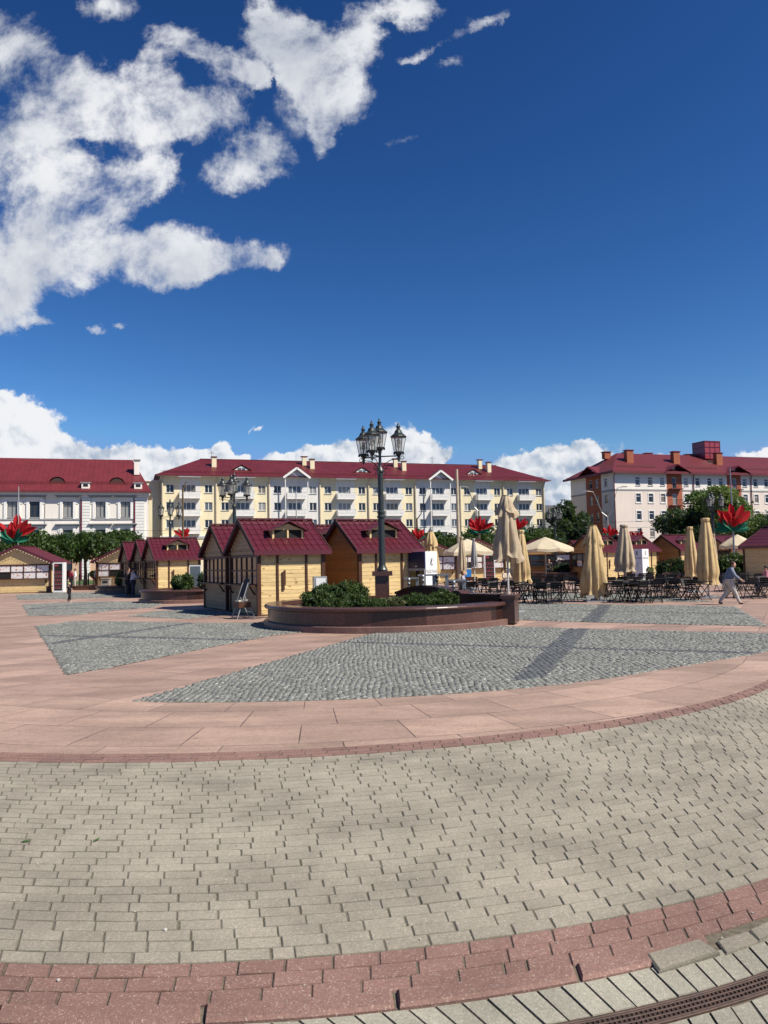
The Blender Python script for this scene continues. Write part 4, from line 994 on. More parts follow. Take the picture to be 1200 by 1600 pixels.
# picture posters behind the glass: plain food photographs as soft blotches
m, nt, bb = newmat('poster_pictures')
tcc = N(nt, 'ShaderNodeTexCoord').outputs['Object']
v_ = N(nt, 'ShaderNodeTexVoronoi', i={'Vector': tcc, 'Scale': 5.0}); n_ = N(nt, 'ShaderNodeTexNoise', i={'Vector': tcc, 'Scale': 6.0, 'Detail': 4})
c_ = MIX(nt, SS(nt, v_.outputs['Distance'], .2, .5), (.42, .16, .08), (.75, .70, .66)); c_ = MIX(nt, SS(nt, n_.outputs[0], .45, .6), c_, (.72, .70, .70)); L(nt, c_, bb.inputs['Base Color']); bb.inputs['Roughness'].default_value = .3
picmat = m
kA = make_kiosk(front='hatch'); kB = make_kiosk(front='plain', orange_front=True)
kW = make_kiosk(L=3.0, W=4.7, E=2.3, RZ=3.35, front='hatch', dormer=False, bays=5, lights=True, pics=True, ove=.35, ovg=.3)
u1 = Vector((math.cos(KA), math.sin(KA))); v1 = Vector((-math.sin(KA), math.cos(KA)))
ua = set()
def kiosk(proto, xy, label, rz=KA, group='market kiosks'):
    o = place(proto, proto.name in ua, (xy[0], xy[1], 0), rz, label, group); ua.add(proto.name); return o
c6 = Vector(g(402, 963)); c6 = Vector((c6.x+.05, c6.y+.05))
kiosk(kA, c6, 'nearest pine kiosk with a glazed shaded gable, left of the big round planter')
kiosk(kA, c6+v1*3.75+u1*.0, 'shaded pine kiosk directly behind the nearest one, its gable side by side with it')
k7 = c6+u1*3.78
kiosk(kB, k7, 'pine kiosk with a blank orange plank gable behind the tall lamp post')
kiosk(kB, k7+v1*3.9+u1*-.3, 'kiosk whose roof alone shows between the two front pine kiosks')
c4 = Vector(g(245, 934.5)); kiosk(kA, c4, 'pine kiosk with a lit side wall behind the small planter with the round bush')
kiosk(kA, c4+v1*3.6, 'dark fronted kiosk just behind the lit one by the round bush, where two people stand')
kiosk(kA, c4+v1*7.3-u1*.2, 'farthest kiosk of the left cluster, only its small gable showing')
kiosk(kW, (gx(79, 56), 56), 'wide pine kiosk with food pictures in its windows and white lights, at the left edge', R(90+4))
kiosk(kW, (gx(243, 59), 59), 'wide kiosk with a low sloping roof beside the dark weeping trees', R(90-6))
kiosk(kW, (gx(713, 58), 58), 'wide kiosk with white lights on its gable, behind the navy and white cooler', R(90-2))
kiosk(kW, (gx(789, 63), 63), 'kiosk with a plain red roof left of the tall folded umbrella, behind the tables', R(90+10))
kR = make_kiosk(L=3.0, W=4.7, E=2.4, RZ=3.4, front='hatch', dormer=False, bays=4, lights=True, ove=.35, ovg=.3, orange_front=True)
kiosk(kR, (gx(893, 66), 66), 'open brown kiosk with string lights behind the large open umbrella', R(90))
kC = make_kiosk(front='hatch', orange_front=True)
for px, Y, lab in ((938, 57, 'kiosk half hidden by the untidy folded umbrella at right centre'), (992, 58, 'kiosk with a dormer behind the white cabinet at right'), (1063, 59, 'pine kiosk with a blank side wall left of the two neat folded umbrellas'), (1142, 64, 'dark fronted kiosk behind the ornamental lamp at right')):
    kiosk(kC if px != 1063 else kB, (gx(px, Y), Y), lab)
kiosk(kC, (gx(1166, 44)+4.3, 44), 'kiosk cut by the right edge of the picture', R(90+12))
kiosk(kC, (gx(912, 72), 72), 'far kiosk of which only a strip of red roof shows above the others')

# ------------------------------------------------------------------ planters
def ring(b, cx, cy, prof, a0, a1, n, closed=False):
    """prof: list of (radius, z) swept around"""
    k = len(prof); vs = []
    for i in range(n+1):
        a = a0+(a1-a0)*i/n
        for (r, z) in prof: vs.append((cx+r*math.cos(a), cy+r*math.sin(a), z))
    b.add(vs, [(i*k+j, (i+1)*k+j, (i+1)*k+(j+1) % k, i*k+(j+1) % k) for i in range(n) for j in range(k)]+([] if closed else [tuple(range(k))[::-1], tuple(n*k+j for j in range(k))]))
def make_planter(name_label, x, y, Rr, a0, a1, ht=.62):
    T = thing('round_planter', name_label, 'planter', (x, y, 0))
    n = 64
    b = MB(); ring(b, 0, 0, [(Rr+.10, 0), (Rr+.10, .15), (Rr+.085, .165), (Rr-.1, .165), (Rr-.1, 0)], a0, a1, n); b.build('step', m_step, T)
    segs = 26
    b = MB()
    for i in range(segs):
        q0 = a0+(a1-a0)*i/segs; q1 = a0+(a1-a0)*(i+1)/segs-.0012; b.rv = rng.random()
        ring(b, 0, 0, [(Rr-.02, .165), (Rr-.02, ht-.12), (Rr-.25, ht-.12), (Rr-.25, .165)], q0, q1, 3)
    b.build('wall', m_pol, T)
    b = MB(); k = 7; pr = [(Rr-.40, ht-.12)]+[(Rr+.02+.06*math.cos(-PI/2+PI*i/k), ht-.06+.06*math.sin(-PI/2+PI*i/k)) for i in range(k+1)]+[(Rr-.40, ht)]
    ring(b, 0, 0, pr, a0, a1, n); b.build('coping', m_pol, T, smooth=False)
    b = MB(); b.lathe([(Rr-.24, 0), (Rr-.24, ht-.14), (.01, ht-.06)], 40); b.build('soil', m_soil, T)
    return T
PX, PY, PR = .12, 22.35, 3.52
T = make_planter('large round planter of polished red granite with junipers, under the tall lamp', PX, PY, PR, R(-31), R(-320))
# end block and raised back wall with arched top
b = MB(); b.box((0, 0, .37), (.34, .62, .66), 0); b.box((0, 0, .74), (.42, .70, .09)); o = b.build('end_block', m_pol, T, loc=(3.22, -1.6, 0)); o.rotation_euler = (0, 0, R(-20))
o = None
b = MB(); pts = []
A_, B_ = Vector((3.05, -1.35)), Vector((.30, 1.3)); nn = 28
d_ = (B_-A_).normalized(); nr = Vector((-d_.y, d_.x))
for i in range(nn+1):
    t = i/nn; p = A_+(B_-A_)*t; z = .72
    if t > .34: z = .80
    if .42 < t: z = .74+.20*math.sin(PI*min(1, (t-.42)/.56))**.8
    pts.append((p, z))
for i in range(nn):
    (p, z), (q, z2) = pts[i], pts[i+1]; w_ = .16
    vs = [(p.x+nr.x*w_*s_, p.y+nr.y*w_*s_, zz) for s_ in (-1, 1) for zz in (.0, z)]+[(q.x+nr.x*w_*s_, q.y+nr.y*w_*s_, zz) for s_ in (-1, 1) for zz in (.0, z2)]
    b.add(vs, [(0, 4, 5, 1), (2, 3, 7, 6), (1, 5, 7, 3)])
    w2 = .22; vs = [(p.x+nr.x*w2*s_, p.y+nr.y*w2*s_, z+dz) for s_ in (-1, 1) for dz in (.002, .08)]+[(q.x+nr.x*w2*s_, q.y+nr.y*w2*s_, z2+dz) for s_ in (-1, 1) for dz in (.002, .08)]
    b.add(vs, [(0, 4, 5, 1), (2, 3, 7, 6), (1, 5, 7, 3), (0, 2, 6, 4)])
b.build('back_wall', m_pol, T)
make_planter('small round granite planter holding one round bush, beside the left kiosks', gx(296, 37.2), 38.0, 2.5, 0, -2*PI+.001)
make_planter('low granite planter in shade beside the people at the left kiosk', gx(193, 52), 52.0, 1.7, 0, -2*PI+.001, .5)
make_planter('far planter with bushes under the ornamental lamp at right centre', gx(878, 60), 62.0, 3.0, 0, -2*PI+.001)
make_planter('far planter with a dark hedge under the right hand ornamental lamp', gx(1128, 49), 50.0, 3.2, 0, -2*PI+.001)

# ------------------------------------------------------------------ foliage
def leaves(name, blobs_, n, size, m, seed, parent=None, hang=0.0, gap=.5, elong=1.6, loc=None, shell=.45):
    """blobs: (x,y,z,rx,ry,rz). Scatter leaf quads inside, denser near the surface, with clumps and gaps."""
    rs = np.random.RandomState(seed); B = np.array(blobs_, float); vol = (B[:, 3]*B[:, 4]*B[:, 5])**.66; vol /= vol.sum()
    idx = rs.choice(len(B), n*2, p=vol); d = rs.normal(size=(n*2, 3)); d /= np.linalg.norm(d, axis=1)[:, None]
    r = 1-shell*rs.rand(n*2)**1.5; r *= 1+.10*np.sin(d[:, 0]*7+idx*1.7)*np.cos(d[:, 2]*6+idx)+.06*rs.normal(size=n*2)
    P_ = B[idx, :3]+d*r[:, None]*B[idx, 3:6]
    f = gap*3.0/np.mean(B[:, 3:6])
    cl = np.sin(P_[:, 0]*f*1.3+seed)*np.sin(P_[:, 1]*f*1.1+2*seed)*np.sin(P_[:, 2]*f*1.5+.5*seed)+.5*np.sin(P_[:, 0]*f*3.1)*np.sin(P_[:, 2]*f*2.9+1)
    P_ = P_[(cl > -.42)][:n]; cl = cl[cl > -.42][:n]; n = len(P_)
    a = rs.normal(size=(n, 3)); a[:, 2] -= hang*2; a /= np.linalg.norm(a, axis=1)[:, None]
    c = rs.normal(size=(n, 3)); c -= (c*a).sum(1)[:, None]*a; c /= np.linalg.norm(c, axis=1)[:, None]
    s = size*rs.uniform(.6, 1.35, n)[:, None]; a *= s*elong*.5; c *= s*.5
    vs = np.stack([P_-a, P_+c*.8-a*.1, P_+a, P_-c*.8-a*.1], 1)
    me = bpy.data.meshes.new(name); me.vertices.add(n*4); me.vertices.foreach_set('co', vs.ravel()); me.loops.add(n*4); me.loops.foreach_set('vertex_index', np.arange(n*4))
    me.polygons.add(n); me.polygons.foreach_set('loop_start', np.arange(n)*4); me.update(calc_edges=True)
    me.attributes.new('rnd', 'FLOAT', 'FACE').data.foreach_set('value', np.clip(.42+.30*cl+rs.normal(0, .2, n), 0, 1).astype(np.float32)); me.materials.append(m)
    o = bpy.data.objects.new(name, me); C.objects.link(o)
    if parent: o.parent = parent
    if loc: o.location = loc
    return o
def blobset(rs, n, cx, cz, rx, rz, rb, hollow=.3):
    out = []
    for i in range(n):
        a = rs.uniform(0, 2*PI); q = rs.uniform(hollow, 1); e = rs.uniform(-1, 1); k = math.sqrt(max(0, 1-e*e))
        out.append((cx+rx*q*math.cos(a)*k, rx*q*math.sin(a)*k, cz+rz*q*e, rb*rs.uniform(.7, 1.3), rb*rs.uniform(.7, 1.3), rb*rs.uniform(.6, 1.05)))
    return out
def trunk(T, h, r, branches, seed):
    rs = np.random.RandomState(seed); b = MB(); b.tube([(0, 0, 0), (.05, 0, h*.3), (-.03, .04, h*.7), (.05, 0, h)], [r*1.3, r, r*.8, r*.5], 9)
    for (x, y, z) in branches:
        z0 = h*rs.uniform(.5, .95); b.tube([(0, 0, z0), (x*.45, y*.45, z0+(z-z0)*.4), (x, y, z)], [r*.45, r*.28, r*.1], 6)
    b.build('trunk', m_bark, T)
def tree(label, x, y, h, crw, crh, m, seed, n=5000, leaf=.22, group=None, hang=0, nb=22, cz=None, rb=None, name='tree', th=None, hollow=.35):
    rs = np.random.RandomState(seed); T = thing(name, label, 'tree', (x, y, 0), rs.uniform(0, 6), group)
    cz = cz or h-crh; bs = blobset(rs, nb, 0, cz, crw*.72, crh*.72, rb or crw*.36, hollow)
    trunk(T, th or cz, max(.08, h*.022), [bs[i][:3] for i in range(0, nb, 3)], seed)
    leaves('crown', bs, n, leaf, m, seed, T, hang); return T
# weeping elms on the left
for i, (px, Y, hh, cw, lab) in enumerate([(38, 66, 5.5, 2.6, 'dark weeping tree behind the left edge kiosk, below the red flower sculpture'), (80, 67, 5.3, 2.4, 'dark weeping tree above the tall glass display fridge'), (133, 68, 5.4, 2.2, 'dark weeping tree in front of the classical building, middle one'), (172, 68, 5.7, 2.7, 'dark weeping tree just left of the low roofed kiosk')]):
    rs = np.random.RandomState(40+i); T = thing('weeping_tree', lab, 'tree', (gx(px, Y), Y, 0), 0, 'weeping trees in front of the classical building')
    bs = [(cw*rs.uniform(.0, .8)*math.cos(a), cw*rs.uniform(.0, .8)*math.sin(a), hh-1.2-rs.uniform(0, .6), .8, .8, .8) for a in rs.uniform(0, 6.28, 14)]+[(cw*.9*math.cos(a), cw*.9*math.sin(a), hh-2.1+rs.uniform(-.3, .3), .55, .55, .95) for a in np.linspace(0, 6.28, 12)]
    trunk(T, hh-1.5, .14, [q[:3] for q in bs[:8]], i); leaves('crown', bs, 6500, .17, m_elm, 50+i, T, hang=.8)
# mop-headed trees in the middle behind the kiosks
for i, (px, Y, hh, cw, m_, lab) in enumerate([(655, 80, 5.0, 2.0, m_elm, 'small round tree behind the folded umbrella by the cooler'), (694, 82, 4.8, 2.2, m_elm, 'small round dark tree left of the beige pole, below the balconies'), (749, 80, 5.3, 2.6, m_elm, 'round dark tree under the red flower sculpture at centre right'), (834, 78, 4.9, 2.8, m_elm, 'round dark tree behind the large open umbrella'), (805, 84, 5.0, 2.2, m_elm, 'round dark tree behind the tallest folded umbrella')]):
    tree(lab, gx(px, Y), Y, hh, cw, 1.5, m_, 60+i, 4500, .2, 'round trees behind the market', hang=.4, name='round_tree')
tree('tall dark tree in the gap between the two housing blocks', gx(888, 128), 128, 13.2, 4.2, 5.2, m_dkt, 71, 12000, .34, nb=40, rb=1.15, cz=7.4)
tree('lower dark tree in the gap beside the corner building', gx(897, 112), 112, 9.0, 4.0, 4.4, m_dkt, 72, 8000, .32, nb=30, rb=1.2, cz=4.2)
tree('dark bushy tree below the grey house in the gap', gx(866, 108), 108, 7.0, 3.2, 3.2, m_dkt, 73, 6000, .3, nb=22, cz=3.4)
tree('large loose green tree before the corner building, lit yellow at its top right', gx(1118, 96), 96, 11.8, 5.2, 5.2, m_tree, 74, 15000, .3, nb=52, rb=1.25, cz=6.6, hollow=.2)
tree('dark dense tree in front of the terracotta bay', gx(1070, 92), 92, 8.2, 4.0, 3.8, m_dkt, 75, 11000, .28, nb=36, rb=1.15, cz=4.4)
tree('airy yellow green tree rising above the others before the corner building', gx(1128, 90), 90, 11.2, 2.7, 3.6, m_yel, 76, 6500, .2, nb=34, rb=.7, cz=7.3, hollow=.3)
for i, (px, Y, hh, cw, lab) in enumerate([(1186, 74, 6.0, 3.2, 'round clipped green tree at the right edge'), (1150, 80, 5.0, 2.6, 'round dark tree behind the rightmost red flower sculpture'), (1230, 72, 5.8, 2.8, 'round tree just beyond the right edge')]):
    tree(lab, gx(px, Y), Y, hh, cw, 2.2, m_tree if i == 0 else m_dkt, 80+i, 7500, .2, None, name='round_tree', nb=30)
# junipers in the big planter, bushes elsewhere
def bush(label, x, y, z, rx, ry, rz, n, m, seed, leaf=.036, name='juniper', nb=10, group=None):
    rs = np.random.RandomState(seed); bs = [(rx*.62*math.cos(a)*q, ry*.62*math.sin(a)*q, rz*(.45+.25*rs.rand()-.2*q), rx*.42, ry*.42, rz*.5) for a, q in zip(rs.uniform(0, 6.28, nb), rs.uniform(.1, 1, nb))]
    o = leaves(name, bs, n, leaf, m, seed, None, hang=-.4, elong=2.6, loc=(x, y, z), gap=.6, shell=.6); tag(o, label, 'bush', group); return o
def jw(px, Y): return gx(px, Y), Y
J = [(497, 21.4, .55, .6, .50, 3600, m_jun, 'dark juniper at the left end of the big planter'), (545, 22.6, .80, .8, .62, 6500, m_jun, 'tallest juniper mound left of the lamp pedestal'), (508, 22.7, .50, .55, .58, 3500, m_jun, 'juniper mound behind the left end one, beside the kiosk wall'),
     (553, 20.6, .55, .5, .36, 3600, m_jun, 'low juniper in front of the lamp pedestal, left side'), (520, 20.2, .5, .4, .26, 2600, m_jun, 'low spreading juniper along the front left coping'), (606, 20.5, .55, .45, .26, 3000, m_junp, 'dry pale juniper in front of the lamp pedestal'),
     (648, 20.8, .5, .5, .32, 3200, m_jun, 'juniper right of the dry pale one'), (690, 21.0, .5, .5, .40, 3600, m_jun, 'juniper at the right end of the big planter'), (668, 20.2, .45, .35, .24, 2200, m_jun, 'low juniper behind the front coping, right side'), (585, 20.0, .4, .35, .24, 2200, m_jun, 'small juniper near the front coping at the middle')]
for i, (px, Y, rx, ry, rz, n, m_, lab) in enumerate(J): bush(lab, *jw(px, Y), .52, rx, ry, rz, int(n*2.6), m_, 100+i, group='junipers in the big planter')
bush('round clipped bush standing in the small planter by the left kiosks', *jw(289, 38), .50, .68, .68, .80, 6000, m_jun, 120, .07, 'round_bush', 14)
bush('dark bush behind the near kiosk corner, in the small planter', *jw(322, 38.4), .55, .6, .6, .8, 3000, m_dkt, 121, .08, 'round_bush', 10)
bush('green shrub in shade beside the people at the left kiosk', *jw(194, 52), .45, .75, .7, 1.0, 3000, m_tree, 122, .1, 'shrub', 10)
bush('low dark hedge at the foot of the lamp at right centre', *jw(884, 61), .5, 1.6, .8, .7, 3000, m_dkt, 123, .1, 'hedge', 10)
bush('broad dark hedge behind the walking woman', *jw(1148, 49), .5, 1.7, 1.0, 1.15, 7000, m_jun, 124, .09, 'hedge', 14)
bush('dark bush beside the pine kiosk at right, behind the tables', *jw(1058, 52), 0, 1.5, .8, 1.5, 5000, m_dkt, 125, .1, 'hedge', 12)

# ------------------------------------------------------------------ ornamental lamps
def make_lamp(pedestal=True):
    """origin at the ground; pedestal top 1.42"""
    T = thing('street_lamp', 'x', 'street lamp')
    b = MB()
    b.box((0, 0, .95), (.40, .40, .80)); b.box((0, 0, .52), (.50, .50, .10)); b.box((0, 0, 1.385), (.60, .60, .13)); b.build('pedestal', m_pol, T)
    b = MB(); b.lathe([(.16, 1.45), (.165, 1.5), (.13, 1.56), (.105, 1.64), (.098, 1.75), (.095, 3.05), (.125, 3.07), (.125, 3.12), (.10, 3.14), (.10, 3.19), (.12, 3.21), (.12, 3.25), (.085, 3.28), (.078, 4.42), (.105, 4.45), (.11, 4.50), (.06, 4.60), (.045, 4.66), (.042, 5.02), (.06, 5.04), (.06, 5.08), (.035, 5.10), (.035, 5.2)], 14); b.build('pole', m_iron, T, smooth=False)
    def lantern(x, y, z):
        b = MB(); b.lathe([(.03, -.26), (.045, -.2), (.03, -.15), (.06, -.08), (.09, -.03), (.155, 0), (.155, .03), (.02, .03)], 10)
        for i in range(6):
            a = PI/3*i; b.bar((.135*math.cos(a), .135*math.sin(a), .03), (.225*math.cos(a), .225*math.sin(a), .47), .016)
        b.lathe([(.235, .47), (.25, .49), (.24, .51), (.13, .60), (.10, .68), (.055, .72), (.05, .77), (.075, .79), (.05, .82), (.03, .86), (.012, .93)], 12)
        for i in range(12):
            a = PI/6*i; b.box((.15*math.cos(a), .15*math.sin(a), -.015), (.03, .03, .06), a)
        l = b.build('lantern', m_iron, T, loc=(x, y, z))
        b = MB(); n = 6; vs = []
        for (r, zz) in ((.132, .035), (.22, .465)):
            for i in range(n): vs.append((r*math.cos(PI/3*i), r*math.sin(PI/3*i), zz))
        b.add(vs, [(i, (i+1) % n, n+(i+1) % n, n+i) for i in range(n)]); b.build('glass', m_lglass, l)
        b = MB(); b.lathe([(.03, .04), (.03, .14), (.06, .2), (.06, .38), (.03, .42)], 8); b.build('bulb', cm('frosted_bulb', (.30, .29, .26)), l)
    lantern(0, 0, 5.18)
    for a in (-8, -113, 150):
        ca, sa = math.cos(R(a)), math.sin(R(a)); r = .58
        P_ = lambda d, z: (ca*d, sa*d, z)
        b = MB(); b.tube([P_(.04, 4.93), P_(r, 4.93)], .02, 6); b.tube([P_(r, 4.72), P_(r, 5.0)], [.012, .02], 6)
        b.tube([P_(.09, 4.55), P_(.15, 4.70), P_(.30, 4.80), P_(.5, 4.84), P_(r, 4.90)], .013, 5)
        for (cx, cz, rr, t0, t1) in ((.15, 4.60, .075, -90, 330), (r+.10, 4.88, .07, -200, 190), (.12, 4.43, .06, -60, 270)):
            pts = [P_(cx+rr*(1-.5*i/14)*math.cos(R(t0+(t1-t0)*i/14)), cz+rr*(1-.5*i/14)*math.sin(R(t0+(t1-t0)*i/14))) for i in range(15)]; b.tube(pts, .011, 4)
        b.build('arm', m_iron, T); lantern(ca*r, sa*r, 5.02)
    return T
lamp = make_lamp(); lu = set()
for i, (px, Y, sc_, lab, dz) in enumerate([(597, 23.2, 1, 'tall four lantern lamp post on a granite pedestal in the big planter, nearest', 0), (367, 35.2, .98, 'four lantern lamp post rising behind the roof of the nearest kiosk pair', 0), (266, 50, 1.0, 'four lantern lamp post standing behind the left kiosk cluster', 0), (869, 63, .98, 'distant four lantern lamp post in front of the gap between the blocks', 0), (1117, 50.5, .97, 'four lantern lamp post before the loose green tree at right', 0)]):
    o = place(lamp, i > 0, (gx(px, Y), Y, dz), R(0 if i == 0 else 20*i), lab, 'ornamental lamp posts', sc_)

# plain street lights and flag poles
def street_light(label, px, Y, h, arms, m_, fork=True):
    T = thing('street_light', label, 'street light', (gx(px, Y), Y, 0))
    b = MB(); b.tube([(0, 0, 0), (0, 0, h*.72), (0, 0, h)], [.10, .085, .07], 8); b.build('pole', m_, T)
    for (dx, dz, k) in arms:
        b = MB(); b.tube([(0, 0, h-.1), (dx*.35, 0, h+dz*.15), (dx*.6, 0, h+dz*.6), (dx*.85, 0, h+dz), (dx*1.25, 0, h+dz*1.04)], [.06, .05, .045, .04, .035], 6); b.build('arm', m_steel if k else m_, T)
        if k: b = MB(); b.box((dx*1.38, 0, h+dz*1.04), (.6, .22, .10), 0); b.build('lamp_head', m_gmet, T)
yl = cm('ochre_iron', (.12, .085, .04))
street_light('double armed street light above the red flower sculpture, before the central block', 750.5, 78, 6.7, [(-1.2, 2.4, 1), (-.1, 1.6, 0)], yl)
street_light('double armed street light in front of the end wall of the corner building', 952, 88, 6.4, [(-1.8, 2.8, 1), (1.5, 3.2, 1)], m_gmet)
street_light('dark branching street light behind the kiosk at the centre', 653, 70, 5.6, [(1.1, 2.6, 0)], m_dkw)
street_light('thin brown lamp stem behind the left kiosk cluster', 286, 62, 8.0, [(.3, .5, 0)], yl)
def pole_(label, px, Y, h, r, m_, cat='pole', nm='flag_pole'):
    b = MB(); b.tube([(0, 0, 0), (0, 0, h*.5), (0, 0, h)], [r, r*.85, r*.6], 8); b.tube([(0, 0, h*.28), (0, 0, h*.285)], r*1.5, 8); o = b.build(nm, m_, None, loc=(gx(px, Y), Y, 0)); tag(o, label, cat)
pole_('slim grey flag pole rising before the third white balcony column', 464, 66, 8.0, .06, m_gmet)
pole_('tall thick beige pole behind the folded umbrellas at the centre', 717.5, 52, 7.9, .14, cm('beige_pole', (.48, .40, .28)))
pole_('grey pole carrying the leftmost red flower sculpture', 28, 60, 8.2, .06, m_gmet)
pole_('steel pole carrying the rightmost red flower sculpture', 1148, 52, 7.6, .07, m_steel)
pole_('slim pole carrying the red flower left of the beige pole', 654, 64, 3.6, .05, m_gmet)
pole_('slim pole carrying the red flower before the central block', 749, 66, 4.3, .05, m_gmet)
pole_('slim pole carrying the small red flower behind the left cluster', 286, 64, 4.0, .05, m_gmet)
pole_('slim pole carrying the flower before the terracotta end bay', 954, 78, 3.8, .05, m_gmet)

# red and green flower sculptures
def petal(b, base, dirv, ln, wd, fold, rv):
    d = Vector(dirv).normalized(); up = Vector((0, -1, .15)); s = d.cross(up).normalized(); n = s.cross(d)
    base = Vector(base); c = []
    prof = [(0, .25), (.3, .8), (.6, 1.0), (.82, .78), (1.0, .08)]
    vs = []
    for (t, w_) in prof:
        p = base+d*ln*t+n*(.25*ln*t*t*fold*.3)
        vs += [p-s*wd*w_*.5+n*wd*.28*w_*fold, p, p+s*wd*w_*.5+n*wd*.28*w_*fold]
    fs = [(3*i+k, 3*i+k+1, 3*i+k+4, 3*i+k+3) for i in range(4) for k in (0, 1)]; b.add(vs, fs, rv)
def flower(label, px, Y, z, s, seed, green=True, full=True):
    rs = random.Random(seed); T = thing('flower_sculpture', label, 'sculpture', (gx(px, Y), Y-.12, z), 0, 'red flower sculptures')
    angs = [-58, -46, -38, -27, -18, -6, 7, 18, 26, 36, 47, 58] if full else [-40, -15, 12, 36]
    for i, a in enumerate(angs):
        a = R(a+rs.uniform(-9, 9)); b = MB(); petal(b, (math.sin(a)*s*.12, rs.uniform(-.12, .1)*s, .1*s), (math.sin(a), rs.uniform(-.35, .25), math.cos(a)), s*rs.uniform(.5, 1.05), s*rs.uniform(.24, .36), rs.choice((-1, 1)), rs.random()); b.build('petal', m_petal, T)
    for i in range(3 if full else 1):
        a = R(rs.uniform(-35, 35)); b = MB(); petal(b, (math.sin(a)*s*.1, -.15*s, .02*s), (math.sin(a), -.5, math.cos(a)), s*.5, s*.22, 1, .5); b.build('petal', m_petal, T)
    if green:
        for a in (-84, -68, -50, -30, 24, 46, 64, 82):
            a = R(a+rs.uniform(-5, 5)); b = MB(); petal(b, (0, -.05*s, -.12*s), (math.sin(a), rs.uniform(-.3, .2), math.cos(a)*.9), s*rs.uniform(.6, .85), s*.24, rs.choice((-1, 1)), .5); b.build('leaf', m_leafg, T)
flower('large red and green flower on a pole above the weeping trees at the far left', 24, 60, 4.1, 1.75, 1)
flower('small red flower peeping over the roof of the left cluster', 287, 64, 4.05, .85, 2, False)
flower('red flower left of the first folded umbrella', 655, 64, 3.45, .95, 3)
flower('red flower with green leaves before the central block, under the street light', 749, 66, 4.15, 1.25, 4)
flower('red flower mostly hidden by the tallest folded umbrella', 809, 66, 4.1, 1.25, 5)
flower('red flower with dark leaves before the terracotta end bay', 954, 78, 3.7, 1.15, 6)
flower('largest red flower with broad green leaves on the steel pole at right', 1145, 52, 3.55, 1.6, 7)
T = thing('tulip_bowl', 'red open bowl sculpture above the kiosk roof, beside the folded umbrella', 'sculpture', (gx(989, 80), 80, 3.0))
for i in range(5):
    b = MB(); a0, a1 = (i-2.5)*.42, (i-1.5)*.42-.03
    pts = [(math.sin(a0)*.45, -math.cos(a0)*.3, 0), (math.sin(a1)*.45, -math.cos(a1)*.3, 0), (math.sin(a1)*1.35, -math.cos(a1)*.7, 1.25+.12*(i % 2)), (math.sin((a0+a1)/2)*1.3, -.8, 1.12), (math.sin(a0)*1.35, -math.cos(a0)*.7, 1.25+.1*((i+1) % 2))]
    b.extr(pts, (0, .03, 0), rng.random()); b.build('petal', m_petal, T)
b = MB(); b.tube([(0, 0, -3), (0, 0, .1)], .08, 6); b.build('stem', m_gmet, T)
T = thing('wire_mast', 'thin tram wire bracket left of the red bowl sculpture', 'bracket', (gx(1003, 84), 84, 0)); b = MB(); b.tube([(-3.2, 0, 4.25), (0, 0, 4.45)], .05, 5); b.tube([(0, 0, 0), (0, 0, 4.8)], .07, 6); b.build('mast', m_blk, T)

# ------------------------------------------------------------------ umbrellas
def closed_umbrella(label, px, Y, top, bot, r, m_, seed, untidy=0.0, lean=0.0, cape=True, base=True, flare=None):
    rs = np.random.RandomState(seed); T = thing('folded_umbrella', label, 'umbrella', (gx(px, Y), Y, 0), rs.uniform(0, 6), 'folded cafe umbrellas')
    b = MB(); b.tube([(0, 0, 0), (0, 0, top-.1)], .035, 8); b.build('pole', cm('umbrella_pole', (.55, .52, .48)), T)
    if base: b = MB(); b.box((0, 0, .03), (.8, .8, .06)); b.box((0, 0, .09), (.3, .3, .06)); b.build('base', m_gmet, T)
    nf = 8; ph = rs.uniform(0, 6); H_ = top-bot
    def cloth(z0, z1, r0, r1, nm, amp, n=64, k=26):
        vs = []; 
        for i in range(k+1):
            t = i/k; z = z1-(z1-z0)*t; rad = r0+(r1-r0)*(t**.8)
            if nm == 'canopy': rad *= (1-.22*math.exp(-((t-.93)/.08)**2)*(1-untidy))
            for j in range(n):
                a = 2*PI*j/n; f = abs(math.sin(nf*a/2+ph+.25*math.sin(3*t+ph)))**.7
                q = 1-amp*(1-f)*min(1, .35+t)+.05*math.sin(17*a+5*t+ph)*t
                q += untidy*(.30*math.sin(2*a+ph+4*t)+.22*math.sin(5*a-ph*2+7*t)+.1*math.sin(11*a+9*t))*t
                zz = z-(untidy*(.22*math.sin(3*a+ph)+.12*math.sin(7*a+ph))+.02*math.sin(nf*a))*t*t
                vs.append((rad*q*math.cos(a)+untidy*.12*math.sin(3*t+ph)*t, rad*q*math.sin(a), zz))
        b = MB(); b.add(vs, [(i*n+j, i*n+(j+1) % n, (i+1)*n+(j+1) % n, (i+1)*n+j) for i in range(k) for j in range(n)]+[tuple(range(n))])
        b.build(nm, m_, T, smooth=True)
    cloth(bot, top-.10, r*.30, r, 'canopy', .38)
    if cape: cloth(top-H_*.30, top, r*.24, r*.72, 'vent_cap', .30, k=10)
    else: b = MB(); b.lathe([(r*.34, top-.1), (r*.37, top-.03), (r*.33, top+.02), (.02, top+.03)], 20, fn=lambda a, z: 1+.06*math.sin(8*a)); b.build('vent_cap', m_, T)
    if untidy < .1: b = MB(); rr = r*.93; b.lathe([(rr, bot+H_*.22), (rr, bot+H_*.22+.05)], 20); b.build('tie_strap', m_, T) if False else None
    return T
closed_umbrella('tallest folded umbrella, crumpled grey cream cloth, just behind the end of the planter', 793, 25.0, 3.82, 1.75, .48, m_umb2, 11, .45)
closed_umbrella('folded cream umbrella leaning out behind the tallest one', 815, 33, 2.95, .75, .44, m_umb, 12, .3, cape=False)
